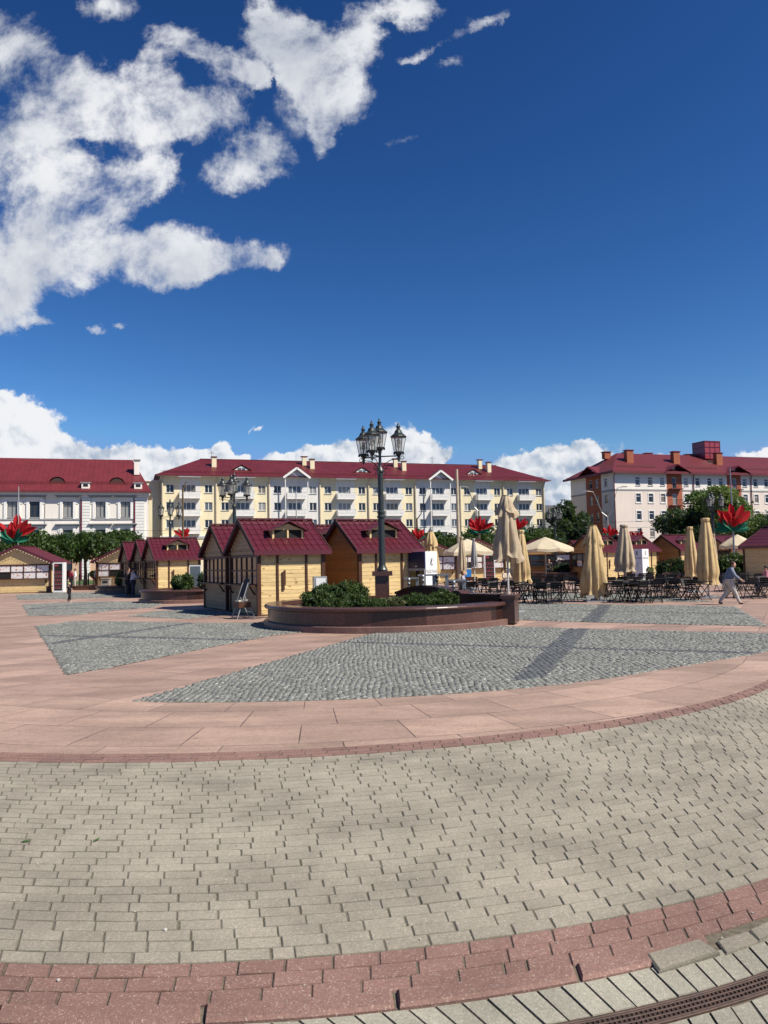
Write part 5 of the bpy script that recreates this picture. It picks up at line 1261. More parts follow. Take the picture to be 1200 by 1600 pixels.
closed_umbrella('untidy yellowish folded umbrella with cloth hanging almost to the ground', 928, 30.2, 3.0, .25, .56, m_umb, 13, .42)
closed_umbrella('wide folded beige umbrella right of the untidy one, in front of the white cabinet', 977, 37, 3.25, 1.0, .56, m_umb2, 14, .12, cape=False)
closed_umbrella('shorter of the two neat folded umbrellas at right', 1080, 36, 3.05, .75, .38, m_umb, 15, .05, cape=False)
closed_umbrella('taller of the two neat folded umbrellas, left of the walking woman', 1105, 31.0, 3.2, .55, .50, m_umb, 16, .04, cape=False)
closed_umbrella('folded yellow cream umbrella standing behind the navy and white cooler', 674, 33, 3.0, .9, .42, m_umb, 17, .22)
closed_umbrella('slim folded umbrella in front of the beige pole', 722, 41, 2.95, 1.0, .30, m_umb2, 18, .15, cape=False)
closed_umbrella('slim grey folded umbrella before the open cream canopy', 741, 45, 2.95, 1.3, .24, cm('grey_cloth', (.28, .28, .28)), 19, .1, cape=False)
closed_umbrella('thin folded umbrella behind the two neat ones, near the lamp', 1117, 44, 2.9, 1.3, .2, m_umb2, 20, .1, cape=False)
def open_umbrella(label, px, Y, z, rx, rise, m_, seed, n=8, rz=.4):
    T = thing('open_umbrella', label, 'umbrella', (gx(px, Y), Y, 0), rz, 'open cafe canopies')
    b = MB(); b.tube([(0, 0, 0), (0, 0, z+rise)], .035, 8); b.build('pole', m_gmet, T)
    b = MB(); vs = []; k = 6; m2 = n*4
    for i in range(k+1):
        t = i/k
        for j in range(m2):
            a = 2*PI*j/m2; ph = (a % (2*PI/n))/(2*PI/n); sag = 1-.045*math.sin(PI*ph)*t; cor = math.cos(PI/4)/max(abs(math.cos(a)), abs(math.sin(a)))*1.0 if n == 4 else 1
            rr = rx*t*sag*(cor*1.2 if n == 4 else 1); vs.append((rr*math.cos(a), rr*math.sin(a), z+rise*(1-t)**.9*1.0-.10*math.sin(PI*ph)*t*t))
    for j in range(m2): v = vs[k*m2+j]; vs.append((v[0]*1.005, v[1]*1.005, v[2]-.2-.02*math.sin(j*2)))
    b.add(vs, [(i*m2+j, i*m2+(j+1) % m2, (i+1)*m2+(j+1) % m2, (i+1)*m2+j) for i in range(k+1) for j in range(m2)]); b.build('canopy', m_, T, smooth=False)
    b = MB()
    for j in range(n): a = 2*PI*j/n; b.tube([(0, 0, z+rise-.1), (rx*.98*math.cos(a), rx*.98*math.sin(a), z-.02)], .015, 4)
    b.build('ribs', m_gmet, T)
open_umbrella('open cream canopy behind the folded umbrellas at the centre', 731, 48, 2.30, 1.55, .75, m_umbo, 1, 4, .2)
open_umbrella('large open cream canopy in front of the brown open kiosk', 853, 57, 2.45, 2.1, .85, m_umbo, 2, 8, .3)
open_umbrella('open cream canopy behind the walking woman', 1154, 55, 2.40, 1.25, .75, m_umbo, 3, 8, .1)

# ------------------------------------------------------------------ café furniture
def make_chair():
    T = thing('folding_chair', 'x', 'chair'); w_ = .20
    b = MB()
    for s_ in (-1, 1): b.bar((s_*w_, -.22, 0), (s_*w_, .12, .82), .022); b.bar((s_*(w_-.025), .24, 0), (s_*(w_-.025), -.20, .46), .026)
    b.bar((-w_, -.16, .14), (w_, -.16, .14), .016); b.bar((-w_, .18, .14), (w_, .18, .14), .016); b.build('frame', m_blk, T)
    b = MB()
    for i in range(5): b.box((0, -.17+i*.085, .46), (.42, .076, .022))
    b.build('seat', m_blk, T)
    b = MB()
    for i, z in enumerate((.62, .70, .785)): b.box((0, .045+(z-.62)*.42, z), (.42, .02, .068), rx=-.4)
    b.build('backrest', m_blk, T); return T
def make_table(rect=False):
    T = thing('bistro_table', 'x', 'table'); L_ = .60 if rect else .33; W_ = .33
    b = MB()
    for i in range(8): b.box((0, -W_+.041+i*.083, .72), (L_*2, .080, .026))
    b.box((-L_+.03, 0, .705), (.03, W_*2, .02)); b.box((L_-.03, 0, .705), (.03, W_*2, .02)); b.build('tabletop', m_blk, T)
    b = MB()
    for s_ in (-1, 1): b.bar((s_*(L_-.06), -W_+.03, 0), (s_*(L_-.06), W_-.05, .70), .022); b.bar((s_*(L_-.085), W_-.03, 0), (s_*(L_-.085), -W_+.05, .70), .022)
    b.bar((-L_+.06, -W_+.05, .04), (L_-.06, -W_+.05, .04), .016); b.bar((-L_+.06, W_-.05, .04), (L_-.06, W_-.05, .04), .016); b.build('frame', m_blk, T); return T
ch, tb, tr = make_chair(), make_table(), make_table(True); used = set()
sets = [ # px, Y, long?, chairs
 (828, 30.3, 0, 3, 'just right of the planter end block'), (853, 29.6, 1, 4, 'in the front row beside the planter end'), (893, 31.5, 0, 2, 'just left of the untidy folded umbrella'),
 (965, 29.9, 1, 3, 'in the front row right of the untidy folded umbrella'), (1003, 29.2, 1, 4, 'in the front row at right centre'), (1030, 31.5, 1, 3, 'behind the front row near the neat umbrellas'), (1066, 32.0, 0, 3, 'at the foot of the shorter neat umbrella'),
 (1092, 29.6, 0, 2, 'just left of the walking woman'), (1168, 30.6, 1, 3, 'right of the walking woman'), (1200, 31, 1, 3, 'at the right edge of the picture'),
 (740, 33.5, 1, 3, 'behind the arched planter wall, left side'), (768, 31.5, 1, 3, 'behind the arched planter wall, right side'), (712, 36, 1, 2, 'beside the slim folded umbrella'), (800, 34, 1, 3, 'behind the pole of the tallest umbrella'), (843, 36, 1, 3, 'in the second row right of the planter'), (880, 38, 1, 3, 'in the second row before the open brown kiosk'),
 (760, 39, 1, 2, 'before the kiosk with the plain roof'), (818, 42, 1, 2, 'in the third row behind the planter end'), (860, 45, 1, 2, 'in the far row under the large open canopy'), (950, 36, 1, 3, 'in the second row behind the untidy umbrella'), (995, 35.5, 1, 3, 'in the second row before the white cabinet'), (1030, 37.5, 1, 3, 'in the second row before the pine kiosk'), (1055, 41, 1, 2, 'in the far row by the dark bush'), (1135, 36.5, 1, 3, 'behind the walking woman'), (1182, 37, 1, 3, 'in the second row at the right edge'), (930, 42, 1, 2, 'in the far row before the two right kiosks'), (985, 42, 1, 2, 'in the far row beside the white cabinet')]
for i, (px, Y, lg, nc, where) in enumerate(sets):
    pr = tr if lg else tb; x = gx(px, Y); rz = R(rng.uniform(-14, 14)+(6 if lg else 20)); L_ = .6 if lg else .33
    place(pr, pr.name in used, (x, Y), rz, ('long ' if lg else 'small square ')+'black slatted folding table '+where, 'folding cafe tables'); used.add(pr.name)
    spots = ([(-.3, -.52, PI), (.32, -.50, PI), (-.3, .52, 0), (.33, .55, 0)] if lg else [(0, -.55, PI), (0, .56, 0), (-.58, 0, PI/2)])
    if lg: spots = [spots[1], spots[0], spots[3], spots[2]] if i % 2 else spots
    else: spots = spots[i % 3:]+spots[:i % 3]
    for k in range(min(nc, len(spots))):
        dx, dyy, a = spots[k]; dx += rng.uniform(-.06, .06); dyy *= rng.uniform(1.0, 1.3); c, s = math.cos(rz), math.sin(rz)
        o = place(ch, 'chair' in used, (x+dx*c-dyy*s, Y+dx*s+dyy*c), rz+a+PI*0+rng.uniform(-.35, .35), 'black folding chair at the table '+where, 'folding cafe chairs'); used.add('chair')
# clutter on tables
for i, (px, Y, lab) in enumerate([(1015, 35.4, 'dark square planter pot with a small plant on a table before the white cabinet'), (1019, 29.2, 'small dark ashtray on a front row table')]):
    if i: b = MB(); b.lathe([(.05, 0), (.06, .035), (.045, .035), (.04, .01)], 10); o = b.build('ashtray', m_blk, loc=(gx(px-12, Y), Y, .73)); tag(o, lab, 'ashtray')
    else:
        T = thing('plant_pot', lab, 'plant pot', (gx(px, Y), Y, .73)); b = MB(); b.box((0, 0, .13), (.26, .26, .26)); b.build('pot', m_blk, T); leaves('plant', [(0, 0, .36, .17, .17, .16)], 160, .07, m_tree, 9, T)

# ------------------------------------------------------------------ coolers, cabinets, small equipment
def text_mesh(s, size, m_, parent, loc, rot, nm='lettering', ext=.002):
    cu = bpy.data.curves.new('t', 'FONT'); cu.body = s; cu.size = size; cu.align_x = 'CENTER'; cu.align_y = 'CENTER'; cu.extrude = ext
    o = bpy.data.objects.new('t', cu); C.objects.link(o); bpy.context.view_layer.update()
    me = bpy.data.meshes.new_from_object(o.evaluated_get(bpy.context.evaluated_depsgraph_get())); bpy.data.objects.remove(o); bpy.data.curves.remove(cu)
    me.materials.clear(); me.materials.append(m_); q = bpy.data.objects.new(nm, me); C.objects.link(q); q.parent = parent; q.location = loc; q.rotation_euler = rot; return q
def logo(par, loc, rot, m_, s=1.0):
    b = MB(); pts = [(math.cos(R(a))*.13*s, math.sin(R(a))*.13*s, 0) for a in range(20, 165, 12)]; b.tube(pts, .006*s, 4)
    b.extr([(-.02*s, .10*s, 0), (.03*s, .12*s, 0), (.05*s, .03*s, 0), (.0, -.02*s, 0), (.045*s, -.12*s, 0), (.02*s, -.125*s, 0), (-.04*s, -.03*s, 0), (-.07*s, -.12*s, 0), (-.09*s, -.12*s, 0), (-.05*s, .02*s, 0)], (0, 0, .002))
    b.lathe([(.001, 0), (.022*s, 0), (.022*s, .004), (.001, .004)], 10, (.06*s, -.07*s, 0)); o = b.build('emblem', m_, par, loc=loc); o.rotation_euler = rot
# navy and white cooler (cabinet) between the planter and the tables
Yc = 28.54; xc = gx(664, 28.0)-.59
T = thing('drinks_cooler', 'drinks cooler with a navy top panel, black glass front and white printed side', 'cooler', (xc, Yc, 0), R(-42)); s_w, s_d, s_h = .80, .70, 2.08
b = MB(); b.b2(.0, s_w, .03, s_d, .02, s_h); b.build('cabinet', m_fwhite, T)
b = MB(); b.b2(.02, s_w-.03, -.02, .028, s_h-.62, s_h-.01); b.build('header_panel', m_navy, T)
b = MB(); b.b2(.02, s_w-.03, -.01, .028, .12, s_h-.66); b.b2(.06, s_w-.07, -.015, -.0105, .16, s_h-.7, mi=1); b.build('door', [m_gmet, glassmat('black_glass', (.004, .004, .005), .08)], T)
b = MB(); b.lathe([(.001, 0), (.05, 0), (.05, .004), (.001, .004)], 14); o = b.build('badge', m_fwhite, T, loc=(s_w*.48, -.0205, s_h-.54)); o.rotation_euler = (PI/2, 0, 0); o.scale = (1, .45, 1)
text_mesh('ЛIДСКАЕ', .155, cm('grey_print', (.12, .13, .12)), T, (s_w+.003, s_d*.52, s_h-.74), (PI/2, 0, PI/2)); logo(T, (s_w+.003, s_d*.52, s_h-.40), (PI/2, 0, PI/2), cm('grey_print', (.12, .13, .12)), 1.1)
T = thing('side_panel_board', 'white cabinet printed with grey emblems behind the wide folded umbrella', 'cabinet', (gx(1004, 44.5), 44.5, 0), R(-45)); T.name = 'white_cabinet'
b = MB(); b.b2(-.65, 0, 0, .8, .02, 2.15); b.build('cabinet', m_fwhite, T)
b = MB(); b.b2(-.665, .004, -.01, .0-.003, 0, .04); b.box((-.3, -.012, 1.2), (.012, .02, .4)); b.build('trim', m_gmet, T)
text_mesh('ЛIДСКАЕ', .15, cm('grey_print', (.12, .13, .12)), T, (.003, .40, 1.62), (PI/2, 0, PI/2)); logo(T, (.003, .40, 1.9), (PI/2, 0, PI/2), cm('grey_print', (.12, .13, .12)), 1.0)
text_mesh('ЛIДСКАЕ', .13, cm('grey_print', (.12, .13, .12)), T, (-.33, -.003, 1.62), (PI/2, 0, 0)); logo(T, (-.33, -.003, 1.9), (PI/2, 0, 0), cm('grey_print', (.12, .13, .12)), 1.0)
def display_fridge(label, px, Y, h, w_, rz):
    T = thing('display_fridge', label, 'fridge', (gx(px, Y), Y, 0), rz)
    b = MB(); b.b2(-w_/2, w_/2, .05, .6, .04, h); b.b2(-w_/2, -w_/2+.07, -.02, .05, .04, h); b.b2(w_/2-.07, w_/2, -.02, .05, .04, h); b.b2(-w_/2+.07, w_/2-.07, -.02, .05, h-.09, h); b.b2(-w_/2+.07, w_/2-.07, -.02, .05, .04, .16); b.build('cabinet', m_fwhite, T)
    b = MB(); b.b2(-w_/2+.07, w_/2-.07, .0, .045, .16, h-.09); b.build('interior', m_dark, T)
    i = 0; z = .3
    while z < h-.5:
        b = MB(); b.b2(-w_/2+.08, w_/2-.08, -.012, -.001, z, z+.015, mi=0)
        for q in range(6): b.b2(-w_/2+.1+q*(w_-.2)/6, -w_/2+.1+q*(w_-.2)/6+.06, -.014, -.002, z+.015, z+.17, mi=1+(i+q) % 2)
        b.build('stocked_shelf', [m_gmet, cm('label_red', (.35, .03, .04)), cm('label_dark', (.06, .04, .04))], T); z += .27; i += 1
    b = MB(); b.b2(-w_/2+.1, -w_/2+.34, -.016, -.004, h-.28, h-.16); b.build('sign', cm('label_red', (.35, .03, .04)), T)
display_fridge('tall white display fridge full of bottles beside the left edge kiosk', 91, 54.5, 2.15, .72, R(3))
display_fridge('narrow display fridge with red labels beside the plain roofed kiosk', 765, 55, 2.1, .75, R(0))
b = MB()
T = thing('service_box', 'light grey metal box with a white front on a post beside the nearest kiosk', 'box', (gx(500, 25.3), 25.3, 0), R(15))
b.b2(-.22, .22, -.02, .22, .82, 1.30); b.build('box', m_gmet, T); b = MB(); b.b2(-.15, .17, -.035, -.021, .87, 1.24); b.build('front_plate', m_fwhite, T)
b = MB(); b.box((0, .1, .41), (.1, .1, .82)); b.build('post', m_gmet, T)
T = thing('white_box', 'white framed panel leaning at the corner behind the round clipped bush', 'panel', (gx(305, 40.5), 40.5, 0), R(10)); T.name = 'framed_panel'
b = MB(); b.b2(-.3, .3, 0, .06, .5, 1.75); b.build('panel', m_fwhite, T); b = MB(); b.b2(-.26, .26, -.01, -.001, .55, 1.7); b.build('face', m_pane2, T)
b = MB(); b.box((0, .1, .25), (.5, .3, .5)); b.build('stand', m_gmet, T)
# folding easel stand with a basket in front of the nearest kiosk
fx, fy = gx(378, 25.0), 25.0
T = thing('folding_stand', 'dark folding display stand with a tilted board before the nearest kiosk', 'stand', (fx, fy, 0), R(-55))
b = MB()
for s_ in (-1, 1): b.tube([(s_*.22, -.28, 0), (s_*.2, .12, 1.15)], .016, 5); b.tube([(s_*.22, .34, 0), (s_*.2, -.02, .75)], .016, 5)
b.tube([(-.22, -.2, .2), (.22, -.2, .2)], .012, 4); b.tube([(-.22, .27, .2), (.22, .27, .2)], .012, 4); b.build('frame', m_gmet, T)
b = MB(); b.box((0, .10, .98), (.40, .03, .62), rx=-.33); b.build('board', cm('dark_board', (.035, .035, .038)), T)
T = thing('goods_crate', 'dark crate with pale goods on the folding stand', 'crate', (fx, fy-.04, .36), R(-55))
b = MB(); b.b2(-.24, .24, -.22, .2, 0, .02); b.b2(-.24, -.22, -.22, .2, .02, .17); b.b2(.22, .24, -.22, .2, .02, .17); b.b2(-.22, .22, -.22, -.2, .02, .17); b.b2(-.22, .22, .18, .2, .02, .17); b.build('crate', m_dkw, T)
b = MB()
for i in range(9): b.box((rng.uniform(-.14, .14), rng.uniform(-.14, .12), .13+i*.012), (.16, .12, .05), rng.uniform(0, 3), rx=rng.uniform(-.3, .3))
b.build('goods', cm('pale_goods', (.6, .54, .42)), T)
# steel rails with ball topped bollards behind the arched wall
for i, (px, px2, Y, zt, lab) in enumerate([(633, 654, 24.6, 1.22, 'leftmost low steel rail behind the arched planter wall'), (655, 700, 23.9, 1.32, 'middle steel rail over the crest of the arched wall'), (703, 727, 22.8, 1.17, 'rightmost steel rail ending in a slanted foot')]):
    x0_, x1_ = gx(px, Y), gx(px2, Y); T = thing('steel_rail', lab, 'rail', (x0_, Y, 0)); w_ = x1_-x0_
    b = MB(); b.b2(-.05, w_, -.16, .16, zt-.05, zt); b.build('top_bar', m_steel, T)
    for q in ([w_-.05] if i != 1 else [w_*.5, w_-.05]): b = MB(); b.b2(q-.05, q+.05, -.05, .05, .3, zt-.05); b.build('leg', m_steel, T)
    if i == 2:
        b = MB(); b.bar((w_-.05, -.05, zt-.28), (w_+.40, -.25, zt-.5), .06, .04); b.bar((w_+.40, -.25, zt-.5), (w_+.40, -.25, .3), .06, .06); b.build('slanted_foot', m_steel, T)
for i, (px, Y, z, lab) in enumerate([(638, 24.4, .95, 'ball topped steel bollard left of the arched wall'), (660, 23.5, 1.06, 'ball topped steel bollard on the crest of the arched wall'), (682, 23.2, 1.06, 'dark ball topped bollard in front of the white cooler side'), (708, 22.2, .90, 'ball topped steel bollard at the right foot of the arched wall')]):
    b = MB(); b.lathe([(.10, 0), (.10, .05), (.06, .12), (.045, .22), (.03, .26), (.03, .34), (.055, .36), (.055, .40), (.03, .42), (.05, .46), (.062, .50), (.05, .545), (.005, .565)], 12); o = b.build('bollard', m_steel if i != 2 else m_iron, None, True, (gx(px, Y), Y, z-.30)); tag(o, lab, 'bollard', 'ball topped bollards')
# railings and pots behind the left lawn
T = thing('iron_railing', 'low black iron railing behind the lawn at left', 'railing', (gx(98, 70), 70, 0)); ln = gx(165, 70)-gx(98, 70)
b = MB()
for i in range(int(ln/.16)+1): b.tube([(i*.16, 0, .1), (i*.16, 0, 1.05)], .012, 4)
for z in (.15, 1.0): b.bar((0, 0, z), (ln, 0, z), .03)
b.build('bars', m_blk, T)
for q in range(0, 6): b = MB(); b.box((q*ln/5, 0, .6), (.08, .08, 1.2)); b.build('post', m_blk, T)
b = MB(); b.b2(-3.0, 3.0, -.2, .2, 0, .28); b.b2(-3.0, 3.0, -.25, .25, .28, .36); o = b.build('granite_kerb_wall', m_pol, None, loc=(gx(160, 58), 60, 0)); tag(o, 'long low granite wall in shade at the foot of the weeping trees', 'wall')
for i, (px, lab) in enumerate([(104, 'left flower bowl on the railing, red flowers'), (147, 'right flower bowl on the railing, yellow and green')]):
    T = thing('flower_bowl', lab, 'plant pot', (gx(px, 68), 68, 0)); b = MB(); b.lathe([(.10, 0), (.06, .5), (.10, .75), (.38, 1.0), (.38, 1.06), (.3, 1.06)], 12); b.build('bowl', m_dkw, T); leaves('flowers', [(0, 0, 1.2, .42, .42, .28)], 500, .09, m_tree if i else m_petal, 33+i, T)
T = thing('litter_bin', 'beige litter bin at the left foot of the low roofed kiosk', 'bin', (gx(166, 55), 55, 0)); b = MB(); b.box((0, 0, .45), (.55, .45, .9)); b.box((0, 0, .93), (.62, .52, .06)); b.build('body', cm('bin_beige', (.30, .27, .22)), T); b = MB(); b.b2(-.18, .18, -.24, -.226, .62, .78); b.build('slot', m_dark, T)
T = thing('blue_crate', 'bright blue cool box under the open cream canopy', 'box', (gx(730, 46), 46, 0)); T.name = 'cool_box'; b = MB(); b.box((0, 0, .95), (.42, .35, .45)); b.build('body', cm('bright_blue', (.02, .22, .62)), T); b = MB(); b.box((0, 0, 1.2), (.46, .38, .06)); b.build('lid', m_fwhite, T)
b = MB(); b.box((0, 0, .36), (.9, .5, .72)); o = b.build('serving_table', m_dkw, None, loc=(gx(733, 46), 46.05, 0)); tag(o, 'dark serving counter carrying the blue cool box', 'counter')
# bench
T = thing('wooden_bench', 'small dark bench at the right side of the left edge kiosk', 'bench', (gx(81, 55.5), 55.6, 0), R(80)); b = MB(); b.box((0, 0, .45), (1.0, .4, .05)); b.build('seat', m_dkw, T)
for s_ in (-1, 1): b = MB(); b.box((s_*.42, 0, .21), (.06, .36, .42)); b.build('leg', m_dkw, T)
# overhead wires
T = thing('tram_wire', 'thin dark overhead wires crossing before the central block', 'wire', (0, 92, 0)); b = MB()
for z, dz in ((6.2, .5), (5.4, .4)): b.tube([(-40+i*9, 0, z-dz*math.sin(PI*i/10)) for i in range(11)], .018, 3)
b.build('wires', m_blk, T)

# ------------------------------------------------------------------ people
def skin_obj(name, nodes, edges, m_, parent, sub=1):
    bm = bmesh.new(); ly = bm.verts.layers.skin.verify(); vs = []
    for i, (x, y, z, r) in enumerate(nodes):
        v = bm.verts.new((x, y, z)); r2 = r if hasattr(r, '__len__') else (r, r); v[ly].radius = r2; v[ly].use_root = (i == 0); vs.append(v)
    for a, c in edges: bm.edges.new((vs[a], vs[c]))
    me = bpy.data.meshes.new(name); bm.to_mesh(me); bm.free(); me.materials.append(m_)
    o = bpy.data.objects.new(name, me); C.objects.link(o); o.parent = parent
    sk = o.modifiers.new('skin', 'SKIN'); sk.use_smooth_shade = True; sb = o.modifiers.new('sub', 'SUBSURF'); sb.levels = sb.render_levels = sub
    return o
def person(label, loc, rz, hgt, pose, top, bottom, hair, shoe=(.03, .03, .03), stout=1.0, sleeve=1.0, long_hair=False, jacket=None, group=None):
    """local: +X forward, +Y left, z up, unit height then scaled"""
    T = thing('person', label, 'person', loc, rz, group); T.scale = (hgt,)*3
    J = dict(pel=(0, 0, .53), sp=(0, 0, .62), ch=(.005, 0, .74), nk=(.01, 0, .835), jw_=(.022, 0, .872), hd=(.018, 0, .92), tp=(.01, 0, .965),
             sl=(0, .105, .80), sr=(0, -.105, .80), el=(-.01, .13, .64), er=(-.01, -.13, .64), wl=(.03, .135, .50), wr=(.03, -.135, .50),
             hl=(0, .055, .51), hr=(0, -.055, .51), kl=(.01, .058, .28), kr=(.01, -.058, .28), al=(-.01, .058, .045), ar=(-.01, -.058, .045), tl=(.085, .065, .02), tr_=(.085, -.065, .02))
    J.update(pose)
    def n(k, r): return (*J[k], r)
    S = stout
    def hand(nodes, edges, w, e, side):
        W = Vector(J[w]); d = (W-Vector(J[e])).normalized(); s = Vector((d.z, 0, -d.x)) if abs(d.z) > .3 else Vector((0, 0, 1)); s = (s-d*s.dot(d)).normalized()
        i0 = len(nodes); nodes.append((*(W+d*.03), (.010, .018))); edges.append((idx[w], i0)); nodes.append((*(W+d*.05), (.008, .019))); edges.append((i0, i0+1))
        for k in range(4):
            off = s*((k-1.5)*.0085); ln = (.032, .038, .036, .028)[k]; j = len(nodes)
            nodes.append((*(W+d*.055+off), .005)); nodes.append((*(W+d*(.055+ln)+off*1.1+Vector((.006, 0, -.002))), .004)); edges.append((i0+1, j)); edges.append((j, j+1))
        j = len(nodes); nodes.append((*(W+d*.03+s*.022), .006)); nodes.append((*(W+d*.055+s*.03), .005)); edges.append((i0, j)); edges.append((j, j+1))
    keys = [('pel', .085*S), ('sp', .075*S), ('ch', (.085*S, .07*S)), ('nk', .032), ('jw_', .038), ('hd', (.050, .056)), ('tp', (.040, .044)), ('sl', .042), ('el', .028), ('wl', .018), ('sr', .042), ('er', .028), ('wr', .018), ('hl', .062*S), ('kl', .042), ('al', .026), ('tl', .02), ('hr', .062*S), ('kr', .042), ('ar', .026), ('tr_', .02)]
    nodes = [n(k, r) for k, r in keys]; idx = {k: i for i, (k, r) in enumerate(keys)}
    E_ = [('pel', 'sp'), ('sp', 'ch'), ('ch', 'nk'), ('nk', 'jw_'), ('jw_', 'hd'), ('hd', 'tp'), ('ch', 'sl'), ('sl', 'el'), ('el', 'wl'), ('ch', 'sr'), ('sr', 'er'), ('er', 'wr'), ('pel', 'hl'), ('hl', 'kl'), ('kl', 'al'), ('al', 'tl'), ('pel', 'hr'), ('hr', 'kr'), ('kr', 'ar'), ('ar', 'tr_')]
    edges = [(idx[a], idx[c]) for a, c in E_]
    j = len(nodes); hd = J['hd']; nodes.append((hd[0]+.052, hd[1], hd[2]-.010, .009)); edges.append((idx['hd'], j))       # nose
    for s_ in (-1, 1): j = len(nodes); nodes.append((hd[0]-.004, hd[1]+s_*.052, hd[2]-.006, .010)); edges.append((idx['hd'], j))   # ears
    hand(nodes, edges, 'wl', 'el', 1); hand(nodes, edges, 'wr', 'er', -1)
    skin_obj('body', nodes, edges, m_skin, T, 2)
    g_ = .012
    ks = [('pel', .09*S+g_), ('sp', .078*S+g_), ('ch', (.09*S+g_, .072*S+g_)), ('sl', .048+g_*.6), ('el', .034+g_*.6), ('wl', .026+g_*.4), ('sr', .048+g_*.6), ('er', .034+g_*.6), ('wr', .026+g_*.4), ('nk', .030)]
    nd = [n(k, r) for k, r in ks]; ix = {k: i for i, (k, r) in enumerate(ks)}
    if sleeve < 1:
        for a, c in (('el', 'wl'), ('er', 'wr')): p = Vector(J[a]); q = Vector(J[c]); nd[ix[c]] = (*(p+(q-p)*sleeve), nd[ix[c]][3])
    nd[ix['nk']] = (*(Vector(J['ch']).lerp(Vector(J['nk']), .6)), .035)
    skin_obj('top', nd, [(ix[a], ix[c]) for a, c in E_ if a in ix and c in ix], top, T, 2)
    if jacket:
        nd = [n('pel', (.105*S+g_*1.6, .115*S)), n('sp', .095*S+g_*1.2)]; nd[0] = (nd[0][0], nd[0][1], nd[0][2]-.03, nd[0][3]); skin_obj('jacket_hem', nd, [(0, 1)], jacket, T, 2)
    ks = [('pel', .078*S+g_), ('hl', .068*S+g_*.8), ('kl', .05), ('al', .036), ('hr', .068*S+g_*.8), ('kr', .05), ('ar', .036)]
    nd = [n(k, r) for k, r in ks]; ix = {k: i for i, (k, r) in enumerate(ks)}
    skin_obj('trousers', nd, [(ix[a], ix[c]) for a, c in E_ if a in ix and c in ix], bottom, T, 2)
    for a, t_ in (('al', 'tl'), ('ar', 'tr_')):
        p, q = Vector(J[a]), Vector(J[t_]); skin_obj('shoe', [(p.x-.02, p.y, p.z-.01, .028), (*(p.lerp(q, .5)+Vector((0, 0, -.004))), .027), (*q, .022)], [(0, 1), (1, 2)], cm('shoe%d' % int(shoe[0]*100), shoe), T, 1)
    b = MB(); c0 = Vector(J['hd'])
    vs = []; nn_, kk = 14, 7
    for i in range(kk+1):
        t = PI*.5*i/kk*1.25
        for q in range(nn_):
            a = 2*PI*q/nn_; drop = t if math.cos(a) < .35 else min(t, .85)
            r_ = math.sin(drop)*.062*(1+.05*math.sin(3*a+i)); vs.append((c0.x-.010+r_*1.05*math.cos(a), c0.y+r_*.92*math.sin(a), c0.z+.018+math.cos(drop)*.055-(.05 if long_hair and i == kk and math.cos(a) < 0 else 0)))
    b.add(vs, [(i*nn_+q, i*nn_+(q+1) % nn_, (i+1)*nn_+(q+1) % nn_, (i+1)*nn_+q) for i in range(kk) for q in range(nn_)]); b.build('hair', hair, T, True)
    b = MB()
    for s_ in (-1, 1): b.lathe([(.001, -.004), (.006, 0), (.001, .004)], 6, (c0.x+.048, c0.y+s_*.020, c0.z+.004))
    b.build('eyes', m_ink, T)
    return T
walkp = dict(pel=(0, 0, .51), sp=(.02, 0, .60), ch=(.05, 0, .72), nk=(.085, 0, .81), jw_=(.105, 0, .845), hd=(.105, 0, .893), tp=(.10, 0, .94), sl=(.04, .10, .775), sr=(.04, -.10, .775),
             er=(.10, -.135, .64), wr=(.215, -.13, .56), el=(-.04, .13, .63), wl=(-.08, .13, .51), hl=(0, .05, .49), hr=(0, -.05, .49), kr=(.10, -.055, .28), ar=(.185, -.055, .055), tr_=(.27, -.06, .03), kl=(-.04, .055, .28), al=(-.215, .055, .06), tl=(-.14, .06, .022))
wx_, wy_ = g(1141, 945)
person('woman in a grey and navy jacket and white trousers striding to the right', (wx_, wy_, 0), R(-14), 1.56, walkp, cm('jacket_grey', (.17, .20, .27)), cm('white_trousers', (.47, .45, .41)), cm('auburn_hair', (.06, .02, .012)), stout=1.25, jacket=cm('navy_cloth', (.02, .03, .10)), sleeve=.9)
kx, ky = g(108, 940.5)
person('small child with blond hair in black clothes and white shoes, standing on the cobbles', (kx, ky, 0), R(20), 1.02, dict(kr=(.05, -.05, .28), ar=(.05, -.055, .045), tr_=(.13, -.06, .02), er=(.03, -.13, .66), wr=(.12, -.10, .62), hd=(.018, 0, .905), tp=(.01, 0, .965), al=(-.07, .055, .05), tl=(.02, .06, .02)), cm('black_cloth', (.012, .012, .015)), cm('black_cloth', (.012, .012, .015)), cm('blond_hair', (.62, .52, .28)), shoe=(.6, .58, .55), stout=1.05)
def gp(px, Y): return (gx(px, Y), Y, 0)
person('person in a dark red top standing by the railing at left', gp(111, 66), R(60), 1.65, {}, cm('crimson_cloth', (.26, .012, .04)), cm('grey_cloth_p', (.10, .10, .11)), cm('dark_hair', (.02, .013, .01)))
person('person in white top and white trousers beside the one in dark red', gp(117.5, 65.5), R(200), 1.70, {}, m_fwhite, cm('white_trousers', (.62, .60, .55)), cm('dark_hair', (.02, .013, .01)))
person('person in a dark shirt standing in shade under the weeping tree', gp(152, 64), R(120), 1.65, {}, cm('slate_cloth', (.07, .08, .10)), cm('black_cloth', (.012, .012, .015)), cm('dark_hair', (.02, .013, .01)))
person('person in pale trousers walking in shade beside the low roofed kiosk', gp(158, 63), R(100), 1.6, {}, cm('black_cloth', (.012, .012, .015)), cm('grey_cloth_p', (.10, .10, .11)), cm('dark_hair', (.02, .013, .01)))
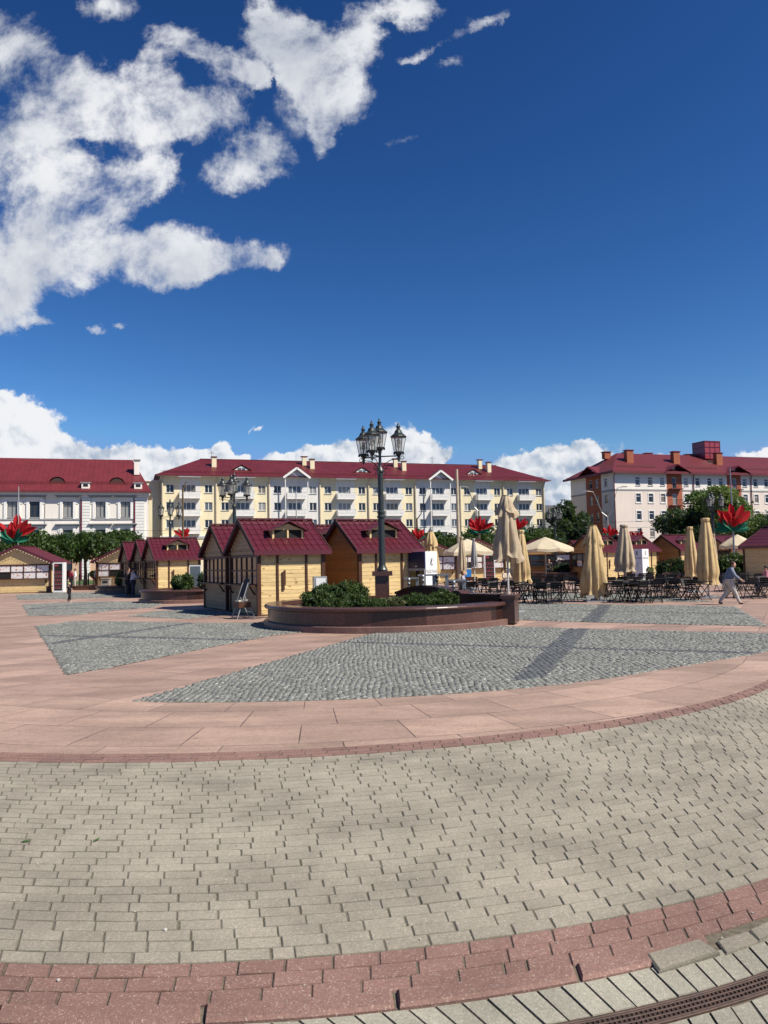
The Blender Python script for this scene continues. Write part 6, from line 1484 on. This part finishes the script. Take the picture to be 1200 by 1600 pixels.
person('person in black leaning at the window of the left kiosk', gp(200, 45.5), R(40), 1.72, dict(er=(.08, -.13, .68), wr=(.18, -.1, .68)), cm('black_cloth', (.012, .012, .015)), cm('black_cloth', (.012, .012, .015)), cm('dark_hair', (.02, .013, .01)))
person('person in a pale blue shirt buying at the window of the left kiosk', gp(207.5, 44.6), R(30), 1.68, dict(er=(.08, -.13, .68), wr=(.2, -.1, .70), el=(.06, .13, .68), wl=(.18, .11, .69)), cm('pale_blue_cloth', (.50, .55, .62)), cm('dark_blue_cloth', (.02, .025, .05)), cm('dark_hair', (.02, .013, .01)))
sit = dict(pel=(0, 0, .30), sp=(.0, 0, .39), ch=(.01, 0, .51), nk=(.02, 0, .60), jw_=(.03, 0, .637), hd=(.028, 0, .685), tp=(.02, 0, .73), sl=(0, .105, .57), sr=(0, -.105, .57), el=(.06, .13, .43), er=(.06, -.13, .43), wl=(.19, .10, .44), wr=(.19, -.10, .44), hl=(0, .055, .29), hr=(0, -.055, .29), kl=(.24, .07, .29), kr=(.24, -.07, .29), al=(.25, .07, .045), ar=(.25, -.07, .045), tl=(.34, .075, .02), tr_=(.34, -.075, .02))
person('person in a lilac grey top seated at a table before the slim folded umbrella', gp(722, 35.2), R(-10), 1.68, sit, cm('lilac_cloth', (.40, .38, .47)), cm('slate_cloth', (.07, .08, .10)), cm('fair_hair', (.25, .14, .05)), long_hair=True)
person('dark clothed person inside the open brown kiosk with string lights', gp(857.5, 60), R(-90), 1.7, {}, cm('black_cloth', (.012, .012, .015)), cm('black_cloth', (.012, .012, .015)), cm('dark_hair', (.02, .013, .01)))
person('person in a pink top seated at the right edge of the picture', gp(1197, 33.5), R(170), 1.62, sit, cm('pink_cloth', (.60, .22, .26)), cm('slate_cloth', (.07, .08, .10)), cm('dark_hair', (.02, .013, .01)))
person('person in a pale top seated at a table behind the tallest folded umbrella', gp(790, 41), R(-70), 1.66, sit, cm('cream_cloth', (.60, .50, .38)), cm('slate_cloth', (.07, .08, .10)), cm('dark_hair', (.02, .013, .01)))
